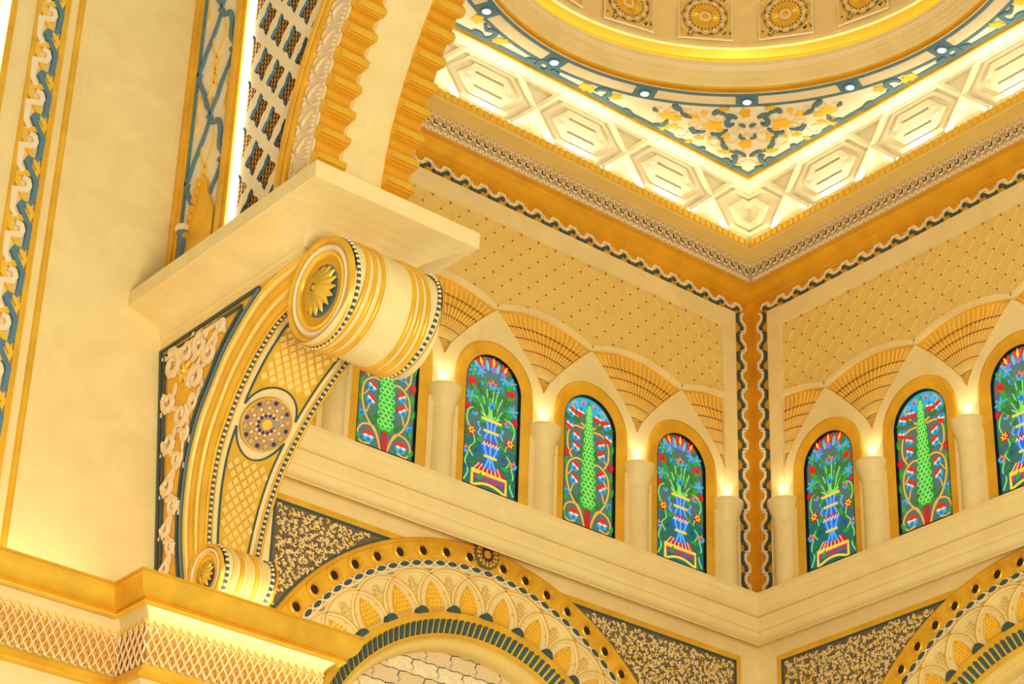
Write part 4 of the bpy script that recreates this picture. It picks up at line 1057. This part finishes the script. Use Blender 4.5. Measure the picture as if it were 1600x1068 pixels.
# medallion
mb = MB(); mb.plate(ell(0, 0, .305, .305, 36), -.06, .035, lambda a, b, w: FF(a, b, w)); md = obj('medallion', mb, 'taupe', cn)
def dots(n, r, s_, m_, ph=0, h=.045):
    for i in range(n):
        t = 2*pi*(i+ph)/n; mb = MB(); mb.plate(ell(r*cos(t), r*sin(t), s_, s_, 10), .03, h, FF); obj('mosaic_disc', mb, m_, md)
mb = MB(); mb.ribbon(ell(0, 0, .297, .297, 36), .02, .03, .05, FF, closed=True); obj('rim', mb, 'gold', md)
dots(1, 0, .062, 'gold_bright', h=.06); dots(12, .098, .02, 'plum'); dots(12, .125, .014, 'pearl', .5); dots(12, .16, .026, 'amber'); dots(12, .188, .016, 'ivory', .5); dots(24, .208, .012, 'amber'); dots(8, .252, .024, 'plum'); dots(8, .25, .028, 'gold', .5); dots(16, .272, .014, 'lilac', .5)
# bead strings along the front edges and round the barrel
def bead_string(ptfn, nrmfn, n, r, nm):
    mb = MB()
    for i in range(n):
        c = Vector(ptfn((i+.5)/n)); nx = Vector(nrmfn((i+.5)/n)); t1 = (Vector(ptfn((i+.55)/n))-c).normalized(); t2 = nx.cross(t1).normalized()
        if i % 2: mb.blob(c, t1*r*1.0, t2*r*1.0, nx*r*1.3, 8, 3, 0)
        else:
            q = [c+t1*(r*.8*a_)+t2*(r*1.05*b_) for a_, b_ in ((-1, -1), (1, -1), (1, 1), (-1, 1))]; k = [mb.vert(p) for p in q]; kt = [mb.vert(p+nx*r*.55) for p in q]
            mb.face(kt, 1)
            for e in range(4): mb.face((k[e], k[(e+1) % 4], kt[(e+1) % 4], kt[e]), 1)
    obj(nm, mb, ['pearl', 'teal_dark'], cn, kind='stuff')
for sg in (-1, 1):
    f_ = lambda t, sg=sg: FF(sg*(hw(bB+(bT-bB)*t)-.045), bB+(bT-bB)*t, .012)
    nf = lambda t: (0, *fpt(bB+(bT-bB)*t)[2:])
    bead_string(f_, nf, 96, .019, 'bead_string')
    mb = MB(); mb.ribbon([(sg*(hw(bB+(bT-bB)*i/40)-.008), bB+(bT-bB)*i/40) for i in range(41)], .03, 0, .022, FF, ridge=.01); mb.ribbon([(sg*(hw(bB+(bT-bB)*i/40)-.085), bB+(bT-bB)*i/40) for i in range(41)], .016, 0, .014, FF); obj('gold_edge', mb, 'gold', cn)
    for (yc, zc, R, n_, off_) in ((BY, BZ, BR, 110, .03), (VY, VZ, VR, 60, .03)):
        def bp(t, yc=yc, zc=zc, R=R, sg=sg, off_=off_):
            a = 2*pi*t; y = yc+(R+.004)*cos(a); z = zc+(R+.004)*sin(a); return ((xl(z)+off_) if sg < 0 else (xr(z)-off_), y, z)
        bead_string(bp, lambda t: (0, cos(2*pi*t), sin(2*pi*t)), n_, .020, 'bead_string')

# ================================================================== COLUMNS WITH UPLIGHTS
pos_names = {'left': ['nearest the corner', 'second from the corner', 'third from the corner', 'fourth from the corner', 'fifth from the corner', 'hidden by the console'], 'right': ['nearest the corner', 'second from the corner', 'third from the corner', 'fourth from the corner', 'fifth from the corner']}
def half_lathe(prof, n=16):
    mb = MB(); mb.grid([[(r*cos(pi*k/n), -r*sin(pi*k/n)-dy, z) for r, z, dy in prof] for k in range(n+1)]); return mb
shaft = half_lathe([(.165, 0, 0), (.165, .25, 0), (.15, .27, 0), (.15, 1.30, 0), (.165, 1.31, 0), (.165, 1.34, 0), (.15, 1.35, 0)])
capm = half_lathe([(.15, 1.35, 0), (.16, 1.40, .0), (.19, 1.50, .005), (.222, 1.60, .01), (.228, 1.62, .01), (.228, 1.66, .01), (.0, 1.66, .01)])
shaft_me, cap_me = shaft.mesh('shaft', ['cream'], smooth=False), capm.mesh('capital', ['cream'])
side_me = MB(); side_me.box(-.23, -.15, 0, 1.5, 0, .03, lambda a, b, w: (a, -w, b)); side_me.box(.15, .23, 0, 1.5, 0, .03, lambda a, b, w: (a, -w, b)); side_me = side_me.mesh('pilaster_strip', ['cream'])
ln = MB(); ln.plate(ell(0, -.10, .055, .055, 14), 0, .012, lambda a, b, w: (a, b, 1.66+w)); ln_me = ln.mesh('uplight_lens', ['lamp'])
for side, W in WALLS:
    for c, nm in list(zip(COLS[side], pos_names[side]))[:5 if side == 'left' else 4]:
        t = thing('column', W(c, 13.32, WF), 'half-round cream column with uplight on its capital, %s wall, %s' % (side, nm), 'column', 'columns between the stained glass windows', rz=0 if side == 'left' else -pi/2)
        for n_, me in (('shaft', shaft_me), ('capital', cap_me), ('pilaster_strip', side_me), ('uplight_lens', ln_me)): link(n_, me, t, LOCAL)
        l = bpy.data.lights.new('uplight', 'SPOT'); l.energy = 11; l.color = (1, .93, .72); l.spot_size = radians(92); l.spot_blend = .8; l.shadow_soft_size = .03
        lo = bpy.data.objects.new('uplight', l); col.objects.link(lo); lo.parent = t; lo.location = (0, -.085, 1.70); lo.rotation_euler = (pi-.0, 0, 0)

# ================================================================== STAINED GLASS WINDOWS
GF = lambda a, b, w: (a, -w, b)
def flower_mesh(name, kind):
    mb = MB(); mats = ['g_red', 'g_yellow', 'g_cyan', 'g_blue', 'g_white', 'g_crimson', 'g_orange', 'g_violet']
    P_ = lambda poly, mi, w=.012: mb.plate(poly, 0, w, GF, mi)
    if kind == 'tulip':
        P_([(-.055, .03), (-.065, .12), (-.03, .085), (0, .13), (.03, .085), (.065, .12), (.055, .03), (0, -.01)], 0); P_([(-.02, .05), (0, .13), (.02, .05), (0, .01)], 1, .016); P_(ell(0, -.02, .04, .035, 10), 7, .014)
    elif kind == 'star':
        for k in range(6): 
            a = 2*pi*k/6; P_(ell(.045*cos(a), .045*sin(a), .036, .016, 8, 60*k), 2)
        P_(ell(0, 0, .014, .014, 8), 6, .018)
    elif kind == 'carnation':
        P_([(.062*cos(t*.45)*(1 if t % 2 else .82), .062*sin(t*.45)*(1 if t % 2 else .82)) for t in range(14)], 0); P_(ell(.0, -.0, .03, .03, 8), 5, .016)
    elif kind == 'rosette':
        P_([(.06*cos(2*pi*t/16)*(1 if t % 2 else .84), .06*sin(2*pi*t/16)*(1 if t % 2 else .84)) for t in range(16)], 5)
        for k in range(6):
            a = 2*pi*k/6; P_(ell(.03*cos(a), .03*sin(a), .017, .009, 8, 60*k), 1, .016)
        P_(ell(0, 0, .012, .012, 8), 0, .02)
    elif kind == 'bud':
        P_([(-.04, 0), (-.05, .05), (-.02, .03), (0, .065), (.02, .03), (.05, .05), (.04, 0), (0, -.035)], 2); P_(ell(0, .0, .02, .028, 8), 3, .016)
    elif kind == 'pomegranate':
        P_(arc(0, .0, .055, 0, 180, 8), 0); P_(arc(0, .0, .055, 180, 360, 8), 2); P_([(-.055, 0), (-.027, -.018), (0, 0), (.027, -.018), (.055, 0), (.027, .010), (0, .002), (-.027, .010)], 4, .016); P_(ell(0, -.035, .016, .016, 8), 3, .016)
    elif kind == 'redbud':
        P_([(-.04, .02), (0, .05), (.04, .02), (.02, -.04), (-.02, -.04)], 5); P_(ell(0, .0, .016, .016, 8), 0, .016)
    elif kind == 'trumpet':
        P_([(-.05, .03), (-.02, .02), (0, .06), (.02, .02), (.05, .03), (.03, -.03), (-.03, -.03)], 6); P_(arc(0, -.0, .05, 200, 340, 8), 2, .016); P_(ell(0, .0, .018, .02, 8), 3, .018)
    return mb.mesh(name, mats)
FL_ = {k: flower_mesh('flower', k) for k in ('tulip', 'star', 'carnation', 'rosette', 'bud', 'pomegranate', 'redbud', 'trumpet')}
lf = MB(); lf.plate([(0, 0), (.02, .03), (.018, .07), (0, .11), (-.018, .07), (-.02, .03)], 0, .01, GF); LEAF = lf.mesh('leaf', ['g_green']); LEAF2 = lf.mesh('leaf', ['g_leaf'])
HWD, SPR = .425, 1.425       # half width, springing height above the sill
def arched(r, z0=0): return [(-r, z0), (r, z0)]+arc(0, SPR, r, 0, 180, 24)
def mk(name, m_, build):
    mb = MB(); build(mb); return (name, mb.mesh(name, m_ if isinstance(m_, list) else [m_]), Matrix.Identity(4))
def put(me, x, z, rot=0, s=1.0, w=.004): return (me.name.split('.')[0], me, Matrix.Translation((x, -w, z)) @ Matrix.Rotation(-radians(rot), 4, 'Y') @ Matrix.Scale(s, 4))
def stem(pts, w=.014, m_='g_lime', k=4): return mk('stem', m_, lambda mb: mb.ribbon(smooth_pts(pts, k), w, 0, .008, GF))
def vase_art():
    A = []
    A.append(mk('lower_ground', 'g_teal', lambda mb: mb.plate([(-.42, .0), (.42, 0), (.42, .62), (.2, .70), (0, .62), (-.2, .70), (-.42, .62)], 0, .002, GF)))
    A.append(mk('table', ['g_yellow', 'g_red', 'g_blue', 'g_teal', 'g_crimson', 'g_white'], lambda mb: (
        mb.plate([(-.27, -.02), (.27, -.02), (.27, .20), (-.27, .20)], 0, .006, GF, 3), mb.ribbon([(-.265, -.02), (-.265, .215), (.265, .215), (.265, -.02)], .035, .0, .016, GF, 0), mb.plate([(-.25, .12), (.25, .12), (.25, .185), (-.25, .185)], .006, .012, GF, 1),
        [mb.plate([(x-.022, .13), (x+.022, .13), (x+.022, .175), (x-.022, .175)], .012, .016, GF, 2) for x in (-.2, -.12, -.04, .04, .12, .2)],
        mb.ribbon(smooth_pts([(-.25, .02), (-.12, .07), (0, .085), (.12, .07), (.25, .02)], 4), .03, .006, .014, GF, 0),
        mb.plate([(-.27, .225), (.27, .225), (.17, .35), (-.17, .35)], 0, .006, GF, 4), [mb.ribbon([(-.25+.036*k, .235), (-.16+.0236*k, .34)], .012, .006, .012, GF, 1 if k % 2 else 5) for k in range(14)])))
    def vase(mb):
        prof = [(.13, .30), (.085, .36), (.055, .42), (.075, .46), (.13, .53), (.165, .62), (.15, .70), (.10, .77), (.085, .84), (.10, .90), (.14, .95)]
        sp = smooth_pts(prof, 3); L = [(-r, z) for r, z in sp]; R = [(r, z) for r, z in sp]
        mb.plate(L[::-1]+R if False else L+R[::-1], 0, .014, GF, 0)
        for q in (-.62, 0, .62): mb.ribbon([(r*q, z) for r, z in sp], .028, .014, .02, GF, 1)
        for z, h in ((.455, .10), (.80, .12), (.955, .16)): mb.ribbon([(-h, z), (h, z)], .03, .014, .026, GF, 2)
        mb.ribbon([(-.135+.0245*k, .65+(.025 if k % 2 else -.025)) for k in range(12)], .016, .02, .028, GF, 3); mb.ribbon([(-.135+.0245*k, .62+(.025 if k % 2 else -.025)) for k in range(12)], .012, .02, .028, GF, 4)
        for sg in (-1, 1): mb.ribbon(smooth_pts([(sg*.12, .70), (sg*.19, .74), (sg*.16, .82), (sg*.20, .88), (sg*.12, .92)], 3), .022, 0, .012, GF, 1)
    A.append(mk('vase', ['g_blue', 'g_lightblue', 'g_yellow', 'g_crimson', 'g_white'], vase))
    for k in range(16):
        s_ = 1 if k % 2 else -1; A.append(put(LEAF2 if k % 3 else LEAF, s_*(.17+.028*(k*7 % 8)), .10+.10*k*.9, s_*(20+23*(k % 4)), 1.25))
    for x in (-.26, -.17, -.09, -.03, .03, .10, .18, .27):
        h = 1.50-.9*abs(x)
        A.append(stem([(x*.25, .96), (x*.55, .96+(h-.96)*.5), (x, h)], .016))
    for k in range(14):
        x = (-.24+.037*k); A.append(put(LEAF if k % 2 else LEAF2, x*.7, 1.02+.12*((k*5) % 4), -x*160, 1.4))
    for k in range(10):
        s_ = 1 if k % 2 else -1; A.append(put(LEAF if k % 3 else LEAF2, s_*(.20+.02*(k % 3)), 1.0+.11*k*.6, -s_*(35+10*(k % 3)), 1.5))
    for sg in (-1, 1):
        A.append(stem([(sg*.08, .98), (sg*.20, 1.07), (sg*.34, 1.03), (sg*.38, .90), (sg*.33, .78)], .018)); A.append(stem([(sg*.28, .74), (sg*.24, .60), (sg*.32, .50), (sg*.26, .40)], .016)); A.append(stem([(sg*.34, .42), (sg*.38, .30), (sg*.33, .18), (sg*.39, .05)], .018))
        A += [put(FL_['rosette'], sg*.305, .74, 0, 1.15), put(FL_['trumpet'], sg*.26, 1.0, sg*20, .95), put(FL_['trumpet'], sg*.37, .46, sg*50, 1.1), put(FL_['star'], sg*.33, 1.20, 15, 1.2), put(FL_['carnation'], sg*.31, 1.42, 0, 1.15), put(FL_['redbud'], sg*.38, 1.06, sg*30, 1.2),
              put(FL_['star'], sg*.20, 1.60, 0, 1.1), put(FL_['star'], sg*.30, 1.58, 20, 1.1), put(FL_['tulip'], sg*.17, 1.68, -sg*25, 1.05), put(FL_['bud'], sg*.13, 1.42, 0, 1.1), put(LEAF, sg*.22, .62, sg*60, 1.5), put(LEAF2, sg*.36, .66, -sg*20, 1.3), put(LEAF, sg*.20, .90, sg*70, 1.3)]
        A.append(mk('blue_disc', 'g_navy', lambda mb, sg=sg: (mb.plate(ell(sg*.22, .50, .03, .03, 8), 0, .008, GF), mb.plate(ell(sg*.36, .24, .03, .03, 8), 0, .008, GF))))
        A.append(mk('sky_petal', 'g_sky', lambda mb, sg=sg: (mb.plate(ell(sg*.085, 1.72, .028, .075, 10, -sg*12), 0, .007, GF), mb.plate(ell(sg*.25, 1.68, .026, .06, 10, -sg*45), 0, .007, GF))))
    A += [put(FL_['tulip'], 0, 1.70, 0, 1.15), put(FL_['trumpet'], 0, 1.46, 0, 1.3), put(FL_['bud'], 0, 1.15, 0, 1.2)]
    return A
def cypress_art():
    A = []
    A.append(mk('sky', 'g_cyan', lambda mb: mb.plate([(-.40, 1.52)]+[(.415*cos(t), SPR+.415*sin(t)) for t in [2.9-2.66*i/16 for i in range(17)]]+[(.2, 1.62), (0, 1.58), (-.2, 1.62)], 0, .003, GF)))
    prof = [(.10, .26), (.125, .34), (.125, .60), (.105, .95), (.075, 1.35), (.04, 1.66), (.012, 1.80)]
    sp = smooth_pts(prof, 3)
    A.append(mk('cypress', 'g_green', lambda mb: mb.plate([(-r, z) for r, z in sp]+[(r, z) for r, z in sp[::-1]], 0, .012, GF)))
    def lace(mb):
        def rr(z):
            for (r0, z0), (r1, z1) in zip(prof, prof[1:]):
                if z0 <= z <= z1: return r0+(r1-r0)*(z-z0)/(z1-z0)
            return 0
        for j in range(28):
            z = .32+j*.053; n = 3 if j % 2 else 2
            for i in range(n):
                f = (i-(n-1)/2)*.62; x = f*rr(z)*1.05
                if rr(z) > .03: mb.ribbon(ell(x, z, rr(z)*.30, .030, 6), .011, .012, .018, GF, 0, closed=True)
    A.append(mk('cypress_lace', 'g_lime', lace))
    A.append(mk('trunk', 'g_crimson', lambda mb: mb.plate([(-.045, 0), (.045, 0), (.04, .27), (-.04, .27)], 0, .012, GF)))
    for sg in (-1, 1):
        G = 'g_gold'
        A.append(stem([(sg*.05, .02), (sg*.12, .20), (sg*.27, .38), (sg*.35, .60), (sg*.33, .82), (sg*.20, .93), (sg*.09, .92)], .022, G)); A.append(stem([(sg*.27, .92), (sg*.34, 1.05), (sg*.34, 1.25), (sg*.24, 1.38), (sg*.05, 1.39), (-sg*.10, 1.44), (-sg*.20, 1.54)], .022, G))
        A.append(stem([(sg*.07, .10), (sg*.16, .28), (sg*.32, .27), (sg*.39, .15), (sg*.33, .03), (sg*.2, .05)], .02, G)); A.append(stem([(sg*.28, .44), (sg*.24, .56), (sg*.21, .66)], .016, G)); A.append(stem([(sg*.33, .66), (sg*.27, .74), (sg*.23, .80)], .016, G)); A.append(stem([(sg*.31, 1.0), (sg*.25, 1.06), (sg*.22, 1.14)], .016, G)); A.append(stem([(sg*.22, 1.74), (sg*.28, 1.68), (sg*.24, 1.62)], .016, G))
        A += [put(FL_['pomegranate'], sg*.23, .62, sg*35, 1.25), put(FL_['pomegranate'], sg*.22, .80, sg*30, 1.2), put(FL_['pomegranate'], sg*.21, 1.08, sg*30, 1.2), put(FL_['pomegranate'], sg*.21, 1.24, sg*25, 1.2), put(FL_['pomegranate'], sg*.24, .13, 0, 1.45), put(FL_['pomegranate'], sg*.33, 1.36, 160, 1.2), put(FL_['pomegranate'], sg*.30, 1.55, sg*25, 1.25), put(FL_['pomegranate'], sg*.15, 1.60, 170, 1.2),
              put(FL_['redbud'], sg*.38, .96, 0, 1.3), put(FL_['bud'], sg*.35, .40, sg*20, 1.0), put(FL_['trumpet'], sg*.10, 1.73, 0, .9)]
        for (x, z, r) in ((.38, .55, 20), (.39, .75, -10), (.38, 1.15, 15), (.16, .42, -60), (.14, .33, 50), (.37, .28, 0), (.36, .05, 40), (.12, 1.46, 70), (.30, 1.45, 60), (.39, 1.28, -20), (.16, 1.0, -20)): A.append(put(LEAF if x > .3 else LEAF2, sg*x, z, -sg*r, 1.35))
        A.append(mk('sky_petal', 'g_lightblue', lambda mb, sg=sg: (mb.plate(ell(sg*.09, 1.76, .04, .035, 10), .003, .008, GF), mb.plate(ell(sg*.2, 1.70, .035, .04, 10), .003, .008, GF))))
    return A
ART = {'vase': vase_art(), 'cypress': cypress_art()}
mb = MB(); mb.plate(arched(HWD), -.01, 0, GF); PANE = mb.mesh('pane', ['g_ground'])
mb = MB(); o_ = [(-.46, -.03)]+[(-.46, .0)]+[(x, z) for x, z in arc(0, SPR, .46, 180, 0, 24)]+[(.46, 0), (.46, -.03)]
rows = []
for r, w in ((.445, .040), (.436, .047), (.43, .047), (.422, -.002)): rows.append([GF(x, z, w) for x, z in [(-r, -.02)]+arc(0, SPR, r, 180, 0, 28)+[(r, -.02)]])
mb.grid(rows); mb.box(-.43, .43, -.03, .0, -.02, .04, GF); FRAME = mb.mesh('window_frame', ['black'])
order = [('left', 0, 'vase', 'blue vase of flowers, left wall, nearest the corner'), ('left', 1, 'cypress', 'green cypress, left wall, second from the corner'), ('left', 2, 'vase', 'blue vase of flowers, left wall, third from the corner'), ('left', 3, 'cypress', 'green cypress, left wall, partly behind the scroll'),
         ('right', 0, 'vase', 'blue vase of flowers, right wall, nearest the corner'), ('right', 1, 'cypress', 'green cypress, right wall, second from the corner'), ('right', 2, 'vase', 'blue vase of flowers, right wall, at the right edge')]
for i, (side, k, kind, nm) in enumerate(order):
    W = WA if side == 'left' else WB; uc = COLS[side][k]+.8
    t = thing('window_%d' % (i+1), W(uc, 13.87, -.0), 'arched stained glass window with '+nm, 'window', 'stained glass windows', kind='structure', rz=0 if side == 'left' else -pi/2)
    link('window_frame', FRAME, t, LOCAL); pane = link('pane', PANE, t, LOCAL); base_m = WORLD[t]
    for n_, me, m_ in ART[kind]: link(n_, me, t, base_m @ m_)
